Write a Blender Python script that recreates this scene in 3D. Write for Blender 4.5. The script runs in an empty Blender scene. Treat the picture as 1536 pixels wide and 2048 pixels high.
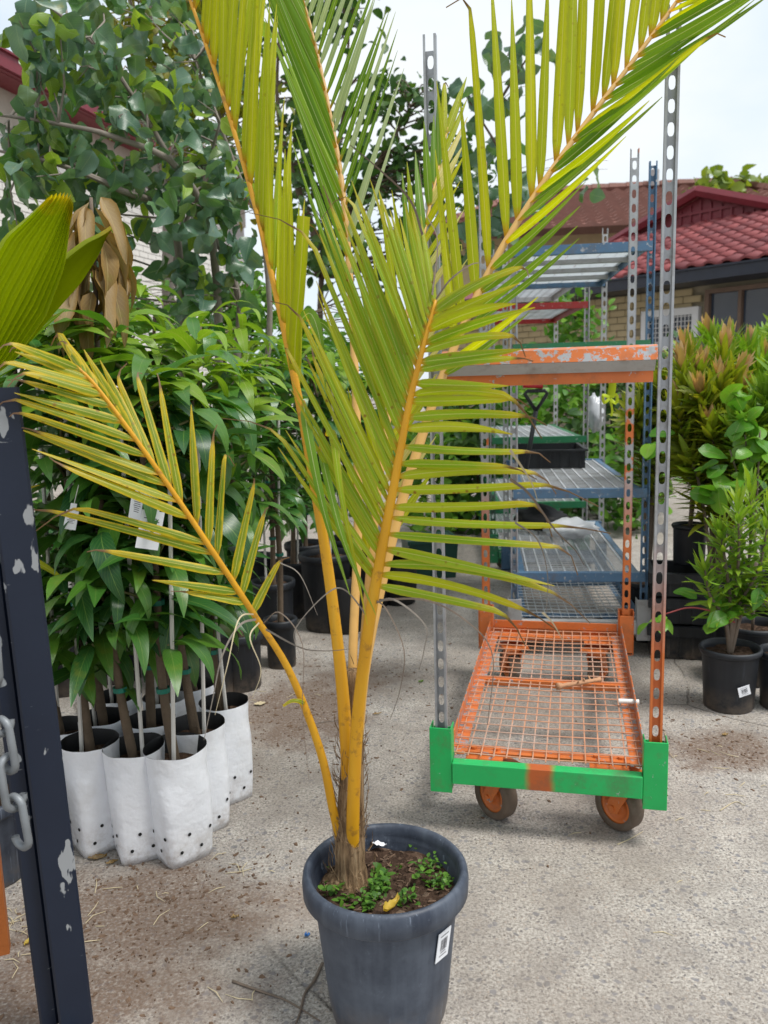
import bpy, math, random
from mathutils import Vector, Matrix, noise
random.seed(7)
R = math.radians
S = bpy.context.scene
# ------------------------------------------------------------------ camera
CH, CP, CR, CF = 1.141, R(9.0), R(-1.58), 1650.0     # height, pitch down, roll, focal in photo pixels
FW = Vector((0, math.cos(CP), -math.sin(CP))); U0 = Vector((0, math.sin(CP), math.cos(CP))); R0 = Vector((1, 0, 0))
RT = R0 * math.cos(CR) + U0 * math.sin(CR); UP = U0 * math.cos(CR) - R0 * math.sin(CR)
CAM = Vector((0, 0, CH))
cd = bpy.data.cameras.new('camera'); cam = bpy.data.objects.new('camera', cd); S.collection.objects.link(cam)
m = Matrix((RT, UP, -FW)).transposed().to_4x4(); m.translation = CAM; cam.matrix_world = m
cd.sensor_fit = 'VERTICAL'; cd.sensor_height = 32.0; cd.lens = 32.0 * CF / 2048; cd.clip_start = .05; cd.clip_end = 2000
cd.dof.use_dof = True; cd.dof.focus_distance = 1.75; cd.dof.aperture_fstop = 5.6
S.camera = cam
# ------------------------------------------------------------------ sky, sun, exposure
SUN_EL, SUN_AZ = R(62), R(115)
w = bpy.data.worlds.new('World'); S.world = w; w.use_nodes = True
nt = w.node_tree; nt.nodes.clear()
def wn(t, **k):
    n = nt.nodes.new(t)
    for a, b in k.items(): setattr(n, a, b)
    return n
sky = wn('ShaderNodeTexSky', sky_type='NISHITA', sun_disc=False, sun_elevation=SUN_EL, sun_rotation=SUN_AZ, dust_density=2.5)
b1 = wn('ShaderNodeBackground'); b1.inputs[1].default_value = .1; nt.links.new(sky.outputs[0], b1.inputs[0])
tc = wn('ShaderNodeTexCoord'); mp = wn('ShaderNodeMapping'); mp.inputs['Scale'].default_value = (1, 1, 2.2)
nt.links.new(tc.outputs['Generated'], mp.inputs[0])
nz = wn('ShaderNodeTexNoise'); nz.inputs['Scale'].default_value = 2.3; nz.inputs['Detail'].default_value = 6; nt.links.new(mp.outputs[0], nz.inputs[0])
cr = wn('ShaderNodeValToRGB'); cr.color_ramp.elements[0].position = .28; cr.color_ramp.elements[0].color = (.70, .70, .70, 1)
cr.color_ramp.elements[1].position = .55; cr.color_ramp.elements[1].color = (.97, .97, .97, 1); nt.links.new(nz.outputs[0], cr.inputs[0])
b2 = wn('ShaderNodeBackground'); b2.inputs[1].default_value = .46; c2_ = wn('ShaderNodeValToRGB'); c2_.color_ramp.elements[0].position = .35; c2_.color_ramp.elements[0].color = (.80, .91, 1, 1); c2_.color_ramp.elements[1].position = .62; c2_.color_ramp.elements[1].color = (.95, .98, 1, 1); nt.links.new(nz.outputs[0], c2_.inputs[0]); nt.links.new(c2_.outputs[0], b2.inputs[0])
mx = wn('ShaderNodeMixShader'); nt.links.new(cr.outputs[0], mx.inputs[0]); nt.links.new(b1.outputs[0], mx.inputs[1]); nt.links.new(b2.outputs[0], mx.inputs[2])
wo = wn('ShaderNodeOutputWorld'); nt.links.new(mx.outputs[0], wo.inputs[0])
sd = bpy.data.lights.new('sun', 'SUN'); sd.energy = 1.5; sd.angle = R(18); sd.color = (1, .97, .92)
so = bpy.data.objects.new('sun', sd); S.collection.objects.link(so); so.location = (3, 1, 8)
so.rotation_euler = Vector((-math.sin(SUN_AZ) * math.cos(SUN_EL), -math.cos(SUN_AZ) * math.cos(SUN_EL), -math.sin(SUN_EL))).to_track_quat('-Z', 'Y').to_euler()
S.view_settings.view_transform = 'Standard'; S.view_settings.look = 'None'; S.view_settings.exposure = 1.2; S.view_settings.gamma = 1
S.view_settings.use_curve_mapping = False
S.render.engine = 'CYCLES'; S.cycles.max_bounces = 7; S.cycles.diffuse_bounces = 4; S.cycles.glossy_bounces = 2; S.cycles.transmission_bounces = 5

# ------------------------------------------------------------------ pixel to place
def ray(x, y): return FW + RT * ((x - 768) / CF) - UP * ((y - 1024) / CF)
def G(x, y, z=0):                     # where the ray of a photo pixel meets height z
    d = ray(x, y); return CAM + d * ((z - CH) / d.z)
def A(x, y, Y):                       # the ray at distance Y
    d = ray(x, y); return CAM + d * (Y / d.y)
def PX(P):
    d = Vector(P) - CAM; z = d.dot(FW)
    return (768 + CF * d.dot(RT) / z, 1024 - CF * d.dot(UP) / z) if z > .05 else (9e9, 9e9)
def rnd(a, b): return random.uniform(a, b)
def lerp(a, b, t): return a + (b - a) * t
def table(tb, t):                     # rows (t, values...) interpolated
    if t <= tb[0][0]: return tb[0][1:]
    for a, b in zip(tb, tb[1:]):
        if t <= b[0]:
            k = (t - a[0]) / (b[0] - a[0]); return [lerp(p, q, k) for p, q in zip(a[1:], b[1:])]
    return tb[-1][1:]
def spline(pts, n):                   # Catmull-Rom through pts
    P = [Vector(p) for p in pts]; P = [P[0] * 2 - P[1]] + P + [P[-1] * 2 - P[-2]]; out = []
    segs = len(P) - 3
    for i in range(n + 1):
        u = i / n * segs; k = min(int(u), segs - 1); t = u - k
        a, b, c, d = P[k:k + 4]
        out.append(.5 * ((2 * b) + (c - a) * t + (2 * a - 5 * b + 4 * c - d) * t * t + (3 * b - a - 3 * c + d) * t ** 3))
    return out

# ------------------------------------------------------------------ materials
MATS = {}
class MT:                              # a small node-tree builder
    def __init__(s, name):
        s.m = bpy.data.materials.new(name); s.m.use_nodes = True; s.t = s.m.node_tree; s.p = s.t.nodes['Principled BSDF']; s.o = s.t.nodes['Material Output']; MATS[name] = s.m
    def n(s, t, ins=None, **k):
        x = s.t.nodes.new(t)
        for a, b in k.items(): setattr(x, a, b)
        for a, b in (ins or {}).items():
            if hasattr(b, 'is_linked'): s.t.links.new(b, x.inputs[a])
            else: x.inputs[a].default_value = b
        return x
    def l(s, a, b): s.t.links.new(a, b)
    def noise(s, sc, det=4, co='Object', rough=.55):
        c = s.n('ShaderNodeTexCoord').outputs[co] if co != 'World' else s.n('ShaderNodeNewGeometry').outputs['Position']
        return s.n('ShaderNodeTexNoise', {'Vector': c, 'Scale': sc, 'Detail': det, 'Roughness': rough}).outputs[0]
    def ramp(s, f, *st):
        r = s.n('ShaderNodeValToRGB', {0: f}); e = r.color_ramp.elements
        while len(e) < len(st): e.new(.5)
        for q, (p, c) in zip(e, st): q.position = p; q.color = (c, c, c, 1) if not hasattr(c, '__len__') else (*c, 1)
        return r.outputs[0]
    def mix(s, f, a, b, blend='MIX'):
        x = s.n('ShaderNodeMix', data_type='RGBA', blend_type=blend)
        for i, v in ((0, f), (6, a), (7, b)):
            if hasattr(v, 'is_linked'): s.l(v, x.inputs[i])
            else: x.inputs[i].default_value = v if i == 0 else (*v, 1)
        return x.outputs[2]
    def math(s, op, a, b=0, c=0):
        x = s.n('ShaderNodeMath', operation=op)
        for i, v in enumerate((a, b, c)):
            if hasattr(v, 'is_linked'): s.l(v, x.inputs[i])
            else: x.inputs[i].default_value = v
        return x.outputs[0]
    def bump(s, h, st, dist=.01):
        b = s.n('ShaderNodeBump', {'Height': h, 'Strength': st, 'Distance': dist}); s.l(b.outputs[0], s.p.inputs['Normal']); return b.outputs[0]
    def col(s, c):
        if hasattr(c, 'is_linked'): s.l(c, s.p.inputs[0])
        else: s.p.inputs[0].default_value = (*c, 1)
    def set(s, rough=.5, metal=0, spec=.5):
        for k, v in (('Roughness', rough), ('Metallic', metal), ('Specular IOR Level', spec)):
            if hasattr(v, 'is_linked'): s.l(v, s.p.inputs[k])
            else: s.p.inputs[k].default_value = v
        return s.m
    def rand(s):                       # per leaf: own attribute (joined leaves) plus the object's number
        a = s.n('ShaderNodeAttribute', attribute_name='rnd').outputs['Fac']; o = s.n('ShaderNodeObjectInfo').outputs['Random']
        return s.math('FRACT', s.math('ADD', a, o))
def leafmat(name, cols, tip=None, edge=None, rib=None, dry=None, veins=False, blem=(.22, .22, .03), ribw=.05, trans=.35, rough=.42, tcol=None, spots=0, spec=.35, tiprange=(.7, 1)):
    q = MT(name); uv = q.n('ShaderNodeUVMap').outputs[0]; sx = q.n('ShaderNodeSeparateXYZ', {0: uv}); t, wv = sx.outputs[0], sx.outputs[1]
    aw = q.math('ABSOLUTE', q.math('SUBTRACT', wv, .5)); r = q.rand(); n = len(cols)
    c = q.ramp(r, *[(i / max(1, n - 1), k) for i, k in enumerate(cols)])
    nz = q.noise(35, 3); c = q.mix(q.math('MULTIPLY', nz, .55), c, (.5, .5, .5), 'OVERLAY')
    if veins:
        vw = q.math('SINE', q.math('SUBTRACT', q.math('MULTIPLY', t, 75), q.math('MULTIPLY', aw, 42))); vm = q.ramp(vw, (.55, 0), (.95, 1)); c = q.mix(q.math('MULTIPLY', vm, .35), c, q.mix(.6, c, rib or (.3, .4, .2)))
        c = q.mix(q.math('MULTIPLY', q.ramp(q.noise(3.2, 4), (.52, 0), (.70, .6)), q.ramp(r, (.45, 0), (.7, 1))), c, blem)
    if edge: c = q.mix(q.ramp(q.math('ADD', aw, q.math('MULTIPLY', q.math('SUBTRACT', q.noise(60, 2), .5), .35)), (.22, 0), (.44, .9)), c, edge)
    if tip: c = q.mix(q.ramp(q.math('ADD', t, q.math('MULTIPLY', q.math('SUBTRACT', q.noise(25, 2), .5), .25)), (tiprange[0], 0), (tiprange[1], 1)), c, tip)
    if rib: c = q.mix(q.ramp(aw, (ribw * .35, .8), (ribw, 0)), c, rib)
    if spots:
        v = q.n('ShaderNodeTexVoronoi', {'Vector': q.n('ShaderNodeTexCoord').outputs['Object'], 'Scale': 55}).outputs[0]
        c = q.mix(q.math('MULTIPLY', q.ramp(v, (.10, spots), (.2, 0)), q.ramp(q.noise(12, 2), (.45, 0), (.6, 1))), c, (.22, .11, .01))
    if dry: c = q.mix(q.ramp(t, (.80, 0), (.86, 1)), c, dry); c = q.mix(q.ramp(t, (.018, .9), (.06, 0)), c, (.50, .22, .01))
    q.col(c); q.set(rough, 0, spec)
    st = q.n('ShaderNodeTexWave', {'Vector': q.n('ShaderNodeCombineXYZ', {0: q.math('MULTIPLY', wv, 1.0), 1: 0.0}).outputs[0], 'Scale': 5.0, 'Distortion': .5}).outputs[0]
    nb = q.bump(st, .12, .002)
    tr = q.n('ShaderNodeBsdfTranslucent'); q.l(nb, tr.inputs['Normal'])
    if tcol: q.l(q.mix(.6, c, tcol), tr.inputs[0])
    else: q.l(q.mix(1, c, (1.5, 1.5, .6), 'MULTIPLY'), tr.inputs[0])
    ms = q.n('ShaderNodeMixShader', {0: trans}); q.l(q.p.outputs[0], ms.inputs[1]); q.l(tr.outputs[0], ms.inputs[2]); q.l(ms.outputs[0], q.o.inputs[0])
    return q.m
def plain(name, c, rough=.5, var=.25, sc=8, bump=.0, metal=0, dirt=None, dirtsc=5, spec=.5):
    q = MT(name); n = q.noise(sc, 6)
    k = q.mix(n, [v * (1 - var) for v in c], [min(1, v * (1 + var)) for v in c])
    if dirt: k = q.mix(q.ramp(q.noise(dirtsc, 8, rough=.7), (.5, 0), (.68, .8)), k, dirt)
    q.col(k); q.set(q.math('ADD', q.math('MULTIPLY', q.noise(sc * 2.3, 4), .25), rough - .12), metal, spec)
    if bump: q.bump(q.noise(sc * 6, 5), bump, .004)
    return q.m
def painted(name, paint, zthr=None, patch=.0, metalc=(.42, .43, .45), zsoft=.12, co='World', wear=.03):
    # galvanised steel with paint below a ragged height and in patches
    q = MT(name); z = q.n('ShaderNodeSeparateXYZ', {0: q.n('ShaderNodeNewGeometry').outputs['Position']}).outputs[2]
    nb = q.noise(9, 6, co, .65)
    galv = q.mix(q.noise(30, 5, co), [v * .72 for v in metalc], [v * 1.2 for v in metalc])
    pm = q.mix(q.noise(14, 5, co), [v * .8 for v in paint], [min(1, v * 1.15) for v in paint])
    if zthr is not None:
        f = q.ramp(q.math('ADD', z, q.math('MULTIPLY', q.math('SUBTRACT', nb, .5), .25)), (max(0, zthr - zsoft), 1), (zthr + zsoft, 0))
        if patch: f = q.math('MAXIMUM', f, q.ramp(q.noise(5.5, 5, co, .6), (1 - patch, 0), (1 - patch + .025, 1)))
    else: f = 1.0
    chips = q.ramp(q.noise(46, 6, co, .7), (.66 - wear, 1), (.70 - wear, 0))
    f = q.math('MULTIPLY', f, chips)
    c = q.mix(f, galv, pm); grime = q.ramp(q.noise(17, 6, co, .7), (.52, 0), (.75, .55)); c = q.mix(grime, c, (.13, .085, .05))
    q.col(c); q.set(q.mix(f, (.45, .45, .45), (.42, .42, .42)), q.math('MULTIPLY', q.math('SUBTRACT', 1, f), .55)); q.bump(q.noise(80, 4, co), .12, .002)
    return q.m

ORG, GRN, BLU = (.62, .16, .035), (.012, .40, .095), (.075, .16, .27)
# exposed-aggregate concrete with its stones, stains and trodden potting mix
def concrete():
    q = MT('concrete'); P = q.n('ShaderNodeNewGeometry').outputs['Position']
    warp = q.n('ShaderNodeTexNoise', {'Vector': P, 'Scale': 45.0, 'Detail': 2.0})
    vp = q.n('ShaderNodeVectorMath', {0: P, 1: q.n('ShaderNodeVectorMath', {0: warp.outputs[1], 'Scale': .016}, operation='SCALE').outputs[0]}, operation='ADD').outputs[0]
    v1 = q.n('ShaderNodeTexVoronoi', {'Vector': vp, 'Scale': 132.0, 'Randomness': 1.0}); v2 = q.n('ShaderNodeTexVoronoi', {'Vector': vp, 'Scale': 62.0, 'Randomness': 1.0})
    fine = q.noise(150, 6, 'World', .75); mid = q.noise(9, 6, 'World', .6); big = q.noise(1.4, 5, 'World', .6)
    base = q.mix(q.ramp(fine, (.36, 0), (.62, 1)), (.15, .135, .12), (.60, .56, .505))
    sx = q.n('ShaderNodeSeparateColor', {0: v1.outputs['Color']}); sx2 = q.n('ShaderNodeSeparateColor', {0: v2.outputs['Color']})
    st = q.ramp(sx.outputs[0], (0, (.085, .085, .095)), (.35, (.17, .16, .155)), (.6, (.30, .265, .23)), (.85, (.42, .35, .29)), (1, (.62, .59, .54)))
    m1 = q.math('MULTIPLY', q.ramp(v1.outputs[0], (.28, 1), (.46, 0)), q.ramp(sx.outputs[1], (.30, 0), (.34, 1)))
    c = q.mix(q.math('MULTIPLY', m1, .85), base, st)
    m2 = q.math('MULTIPLY', q.ramp(v2.outputs[0], (.30, 1), (.45, 0)), q.ramp(sx2.outputs[1], (.76, 0), (.78, 1)))
    c = q.mix(q.math('MULTIPLY', m2, .85), c, q.ramp(sx2.outputs[0], (0, (.12, .125, .14)), (1, (.24, .24, .26))))
    c = q.mix(q.ramp(mid, (.35, .5), (.62, 0)), c, (.20, .18, .165)); c = q.mix(q.ramp(big, (.36, .5), (.6, 0)), c, (.22, .18, .145))
    # potting mix walked into the surface around the benches
    sp = q.n('ShaderNodeSeparateXYZ', {0: P}); X, Y = sp.outputs[0], sp.outputs[1]; d = None
    for (px, py, rx, ry, k) in ((270, 1830, .34, .22, 1), (150, 2000, .35, .20, .8), (610, 1420, .26, .34, 1), (1450, 1500, .26, .16, .95), (520, 1800, .2, .1, .5), (700, 1350, .3, .25, .5)):
        g = G(px, py); ex = q.math('DIVIDE', q.math('SUBTRACT', X, g.x), rx); ey = q.math('DIVIDE', q.math('SUBTRACT', Y, g.y), ry)
        rr = q.math('SQRT', q.math('ADD', q.math('MULTIPLY', ex, ex), q.math('MULTIPLY', ey, ey)))
        rr = q.math('MULTIPLY', q.math('SUBTRACT', 1.25, rr), k); d = rr if d is None else q.math('MAXIMUM', d, rr)
    dm = q.math('ADD', q.math('MULTIPLY', d, .55), q.math('SUBTRACT', q.noise(7, 8, 'World', .72), .52))
    soil = q.mix(q.noise(160, 4, 'World', .7), (.055, .032, .022), (.24, .165, .12))
    c = q.mix(q.math('MULTIPLY', q.ramp(dm, (.06, 0), (.34, .88)), q.ramp(q.noise(120, 3, 'World'), (.3, .35), (.55, 1))), c, soil)
    # a saw-cut and hairline cracks
    cv = q.n('ShaderNodeTexVoronoi', {'Vector': q.n('ShaderNodeVectorMath', {0: P, 1: q.n('ShaderNodeVectorMath', {0: q.n('ShaderNodeTexNoise', {'Vector': P, 'Scale': 2.0, 'Detail': 6.0}).outputs[1], 'Scale': .22}, operation='SCALE').outputs[0]}, operation='ADD').outputs[0], 'Scale': .62}, feature='DISTANCE_TO_EDGE').outputs[0]
    crack = q.math('MULTIPLY', q.ramp(cv, (.0008, 1), (.0028, 0)), q.ramp(q.noise(1.3, 3, 'World'), (.50, 0), (.56, .7)))
    c = q.mix(crack, c, (.05, .04, .032))
    q.col(c); q.set(.88, 0, .25)
    h = q.math('ADD', q.math('MULTIPLY', m1, .35), q.math('ADD', q.math('MULTIPLY', fine, .55), q.math('MULTIPLY', crack, -1.5)))
    q.bump(h, .55, .004); return q.m
concrete()
soil_q = MT('soil'); c_ = soil_q.ramp(soil_q.n('ShaderNodeTexVoronoi', {'Vector': soil_q.n('ShaderNodeTexCoord').outputs['Object'], 'Scale': 90.0}).outputs['Color'], (0, (.018, .011, .008)), (.45, (.06, .036, .024)), (.8, (.13, .08, .055)), (1, (.26, .19, .14)))
soil_q.col(soil_q.mix(soil_q.noise(12, 5), c_, (.05, .03, .02))); soil_q.set(.95, 0, .15); soil_q.bump(soil_q.noise(120, 5), .9, .012)
def potplastic(name, c, scuff):
    q = MT(name); nz = q.noise(5, 8, rough=.7); v = q.n('ShaderNodeMapping', {0: q.n('ShaderNodeTexCoord').outputs['Object'], 'Scale': (60, 60, 2)}).outputs[0]
    strk = q.n('ShaderNodeTexNoise', {'Vector': v, 'Scale': 1.0, 'Detail': 5.0}).outputs[0]
    k = q.mix(q.ramp(nz, (.42, 0), (.70, .8)), c, scuff); k = q.mix(q.ramp(q.noise(38, 8, rough=.8), (.60, 0), (.74, .7)), k, [min(1, v * 1.5) for v in scuff]); k = q.mix(q.ramp(strk, (.45, 0), (.8, .55)), k, scuff)
    zz = q.n('ShaderNodeSeparateXYZ', {0: q.n('ShaderNodeNewGeometry').outputs['Position']}).outputs[2]
    dirt = q.math('MULTIPLY', q.ramp(zz, (.0, 1), (.09, 0)), q.ramp(q.noise(14, 7, rough=.7), (.40, 0), (.62, .8))); k = q.mix(dirt, k, (.15, .115, .085))
    for rot in (.5, -.9):
        sm = q.n('ShaderNodeTexNoise', {'Vector': q.n('ShaderNodeMapping', {0: q.n('ShaderNodeTexCoord').outputs['Object'], 'Scale': (130, 130, 6), 'Rotation': (rot, rot * .7, 0)}).outputs[0], 'Scale': 1.0, 'Detail': 2.0}).outputs[0]
        k = q.mix(q.math('MULTIPLY', q.ramp(sm, (.68, 0), (.73, .8)), q.ramp(q.noise(6, 3), (.45, 0), (.6, 1))), k, [min(1, v * 1.7) for v in scuff])
    q.col(k); q.set(q.math('ADD', .38, q.math('MULTIPLY', nz, .3)), 0, .45); q.bump(strk, .12, .002); return q.m
potplastic('pot_blue_black', (.026, .035, .055), (.105, .125, .16)); potplastic('pot_black', (.007, .009, .012), (.022, .026, .034)); potplastic('tray_black', (.006, .007, .009), (.03, .033, .038))
plain('bag_inside', (.006, .006, .007), .6); plain('hole_black', (.004, .004, .004), .8, 0)
bg = MT('white_film'); bg.col(bg.mix(bg.ramp(bg.noise(7, 8, rough=.7), (.52, 0), (.8, .5)), (.84, .86, .90), (.56, .53, .49)) if False else bg.mix(bg.math('MULTIPLY', bg.ramp(bg.n('ShaderNodeSeparateXYZ', {0: bg.n('ShaderNodeNewGeometry').outputs['Position']}).outputs[2], (.0, 1), (.10, 0)), bg.ramp(bg.noise(24, 7, rough=.75), (.44, 0), (.66, .75))), bg.mix(bg.ramp(bg.noise(7, 8, rough=.7), (.52, 0), (.8, .5)), (.84, .86, .90), (.60, .57, .53)), (.30, .23, .17))); bg.set(.36, 0, .5)
bg.bump(bg.math('ADD', bg.noise(16, 3), bg.math('MULTIPLY', bg.noise(55, 3), .25)), .45, .012)
plain('bark', (.12, .085, .055), .85, .4, 40, .6); plain('green_bark', (.14, .13, .05), .7, .4, 30, .4); plain('stake_white', (.62, .60, .56), .5, .15, 20); plain('tie_green', (.0, .16, .11), .4)
plain('twig', (.16, .12, .09), .85, .4, 30, .5); plain('grey_twig', (.22, .19, .16), .85, .3, 30, .4); plain('red_twig', (.30, .05, .05), .6, .3, 30)
fib = MT('fibre'); v_ = fib.n('ShaderNodeMapping', {0: fib.n('ShaderNodeTexCoord').outputs['Object'], 'Scale': (160, 160, 14), 'Rotation': (.3, .25, 0)}).outputs[0]
fz = fib.n('ShaderNodeTexNoise', {'Vector': v_, 'Scale': 1.0, 'Detail': 6.0}).outputs[0]
fib.col(fib.ramp(fz, (.25, (.07, .042, .025)), (.5, (.22, .14, .075)), (.75, (.42, .30, .18)))); fib.set(.9, 0, .2); fib.bump(fz, .9, .01)
pt = MT('petiole'); zc = pt.n('ShaderNodeMapping', {0: pt.n('ShaderNodeTexCoord').outputs['Object'], 'Scale': (40, 40, 3)}).outputs[0]
pn = pt.n('ShaderNodeTexNoise', {'Vector': zc, 'Scale': 1.0, 'Detail': 5.0}).outputs[0]
pt.col(pt.mix(pt.ramp(pt.noise(30, 6, rough=.7), (.57, 0), (.66, .6)), pt.ramp(pn, (.25, (.52, .24, .004)), (.6, (.64, .32, .006)), (.85, (.60, .36, .03))), (.20, .09, .02))); pt.set(.5); pt.bump(pn, .2, .003)
rq = plain('rachis_tan', (.58, .34, .10), .45, .2, 30)
leafmat('leaflet_yellow', [(.13, .22, .012), (.20, .27, .012), (.28, .31, .012)], tip=(.62, .42, .02), edge=(.60, .44, .015), rib=(.62, .55, .16), dry=(.20, .11, .06), trans=.38, spots=.8, tiprange=(.55, .9))
leafmat('leaflet_lime', [(.31, .39, .004), (.42, .47, .005), (.52, .52, .006)], tip=(.50, .42, .03), edge=(.36, .38, .02), rib=(.60, .58, .16), dry=(.16, .09, .04), trans=.60, spots=.3, tiprange=(.75, 1.1))
leafmat('leaflet_green', [(.11, .23, .010), (.15, .28, .014), (.20, .33, .018)], tip=(.26, .33, .04), rib=(.50, .55, .28), dry=(.15, .09, .04), trans=.35, tiprange=(.6, 1.1))
leafmat('leaflet_front', [(.20, .33, .006), (.29, .40, .007), (.42, .45, .009)], tip=(.56, .38, .02), edge=(.33, .34, .02), rib=(.52, .54, .16), dry=(.13, .07, .03), trans=.45, spots=.9, tiprange=(.55, 1))
leafmat('leaflet_pale', [(.40, .50, .30), (.46, .54, .34), (.36, .46, .24)], rib=(.68, .70, .5), trans=.4, rough=.4)
leafmat('leaflet_straw', [(.55, .50, .16), (.60, .52, .18), (.48, .48, .14)], rib=(.7, .62, .35), trans=.45)
leafmat('pleated', [(.30, .39, .006), (.36, .42, .008)], tip=(.52, .42, .02), trans=.58, rough=.38, tiprange=(.9, 1.05))
leafmat('mango_leaf', [(.018, .085, .025), (.035, .13, .02), (.08, .21, .022), (.03, .12, .03), (.11, .25, .025)], veins=True, ribw=.028, rib=(.16, .27, .06), trans=.25, rough=.3, spec=.55)
leafmat('mango_young', [(.16, .30, .02), (.22, .36, .03), (.12, .26, .02)], veins=True, ribw=.028, rib=(.36, .42, .14), trans=.35, rough=.33)
leafmat('withered', [(.28, .19, .09), (.36, .26, .14), (.24, .15, .05), (.30, .22, .14)], veins=True, ribw=.028, rib=(.46, .36, .16), edge=(.30, .18, .05), trans=.2, rough=.6)
leafmat('round_leaf', [(.055, .13, .075), (.075, .16, .10), (.10, .19, .13), (.07, .17, .04), (.10, .18, .14), (.13, .21, .03)], veins=True, ribw=.028, rib=(.17, .26, .16), trans=.32, rough=.33, spec=.6)
leafmat('round_young', [(.20, .33, .04), (.26, .38, .05)], veins=True, ribw=.028, rib=(.4, .48, .15), trans=.4)
leafmat('olive_leaf', [(.12, .15, .015), (.19, .18, .015), (.07, .14, .02), (.23, .18, .02)], trans=.35)
leafmat('dark_leaf', [(.03, .08, .02), (.05, .12, .03), (.08, .15, .035)], trans=.3)
leafmat('bush_leaf', [(.06, .18, .02), (.10, .24, .025), (.16, .31, .03)], trans=.3)
leafmat('bronze_leaf', [(.22, .29, .018), (.29, .32, .022), (.17, .28, .02), (.36, .33, .03)], rib=(.26, .26, .08), trans=.3)
leafmat('pink_leaf', [(.48, .27, .15), (.42, .29, .11), (.52, .35, .22)], trans=.35)
leafmat('fresh_leaf', [(.13, .28, .02), (.20, .35, .03), (.28, .40, .03)], rib=(.3, .38, .12), trans=.33)
leafmat('broad_leaf', [(.07, .22, .02), (.11, .29, .025), (.18, .36, .03)], veins=True, ribw=.028, rib=(.25, .36, .1), trans=.28, rough=.28)
leafmat('weed_leaf', [(.05, .13, .02), (.08, .19, .025), (.12, .26, .03)], trans=.3)
leafmat('far_leaf', [(.12, .19, .03), (.19, .26, .03), (.25, .32, .04)], trans=.3)
leafmat('yellow_leaf', [(.55, .38, .05), (.6, .45, .1)], trans=.3)
painted('galv', (.4, .4, .4)); painted('orange_post', ORG, .62, .30, wear=-.02); painted('orange_post_back', ORG, .66, .40, wear=-.02); painted('orange_paint', ORG, wear=.05); painted('orange_worn', ORG, 3, 0, wear=.14)
painted('grey_post', ORG, .05, .30); painted('green_paint', GRN, wear=.01); painted('dark_green_paint', (.02, .17, .07), wear=.04); painted('blue_paint', BLU, wear=.06); painted('blue_post', BLU, .35, .40); painted('red_paint', (.32, .02, .02), wear=.05); painted('green_post', (.05, .14, .09), .5, .40)
gx = MT('green_bar'); ob = gx.n('ShaderNodeSeparateXYZ', {0: gx.n('ShaderNodeTexCoord').outputs['Object']}).outputs[0]
fo = gx.ramp(gx.math('ADD', gx.math('ABSOLUTE', gx.math('ADD', ob, .012)), gx.math('MULTIPLY', gx.math('SUBTRACT', gx.noise(30, 3), .5), .02)), (.022, 1), (.038, 0))
gc = gx.mix(gx.noise(12, 4), (.010, .36, .085), (.018, .46, .12)); gc = gx.mix(fo, gc, (.45, .10, .02)); gc = gx.mix(gx.ramp(gx.noise(38, 7, rough=.75), (.66, 0), (.70, .8)), gc, (.42, .44, .42)); gc = gx.mix(gx.ramp(gx.noise(9, 7, rough=.75), (.50, 0), (.72, .6)), gc, (.10, .08, .05)); gc = gx.mix(gx.ramp(gx.noise(70, 5, rough=.8), (.64, 0), (.70, .9)), gc, (.16, .07, .03)); gx.col(gc); gx.set(.42)
plain('wire_orange', (.55, .27, .16), .55, .35, 25, dirt=(.48, .44, .40)); plain('wire_grey', (.62, .65, .68), .45, .2, 30, metal=.15, dirt=(.35, .34, .32)); 
ss = MT('shelf_sheet'); ss.col(ss.mix(ss.noise(10, 5), (.62, .65, .67), (.80, .82, .84))); ss.set(.45); st_ = ss.n('ShaderNodeBsdfTranslucent', {0: (.85, .88, .9, 1)}); sm_ = ss.n('ShaderNodeMixShader', {0: .55}); ss.l(ss.p.outputs[0], sm_.inputs[1]); ss.l(st_.outputs[0], sm_.inputs[2]); ss.l(sm_.outputs[0], ss.o.inputs[0])

plain('rubber', (.12, .085, .06), .8, .3, 25, .3, dirt=(.2, .17, .14), dirtsc=9); plain('rust', (.16, .075, .035), .75, .4, 40)
gtm = MT('gate_paint'); chips = gtm.ramp(gtm.n('ShaderNodeTexNoise', {'Vector': gtm.n('ShaderNodeMapping', {0: gtm.n('ShaderNodeTexCoord').outputs['Object'], 'Scale': (1, 1, .45)}).outputs[0], 'Scale': 19.0, 'Detail': 4.0, 'Roughness': .5}).outputs[0], (.628, 0), (.635, 1))
scr = gtm.ramp(gtm.n('ShaderNodeTexNoise', {'Vector': gtm.n('ShaderNodeMapping', {0: gtm.n('ShaderNodeTexCoord').outputs['Object'], 'Scale': (30, 30, 160), 'Rotation': (0, .7, 0)}).outputs[0], 'Scale': 1.0, 'Detail': 3.0}).outputs[0], (.72, 0), (.76, .6))
gtm.col(gtm.mix(gtm.math('MAXIMUM', chips, scr), gtm.mix(gtm.noise(6, 5), (.005, .009, .021), (.012, .019, .038)), (.26, .27, .28))); gtm.set(.45, 0, .35); gtm.bump(chips, -.3, .002)
plain('chain_zinc', (.20, .215, .23), .55, .4, 30, metal=.4); plain('timber_orange', (.38, .11, .02), .6, .3, 14, .2)
plain('brick_cream', (.46, .37, .22), .85, .22, 6, .4); plain('brick_white', (.66, .64, .60), .85, .08, 6, .3); plain('mortar', (.30, .26, .19), .9, .15, 20); plain('mortar_white', (.40, .38, .36), .9, .1, 20)
rt = MT('tile_red'); rt.col(rt.mix(rt.n('ShaderNodeObjectInfo').outputs['Random'], (.14, .022, .026), (.25, .045, .045))); rt.set(.55); rt.bump(rt.noise(60, 4), .2, .004)
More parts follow.
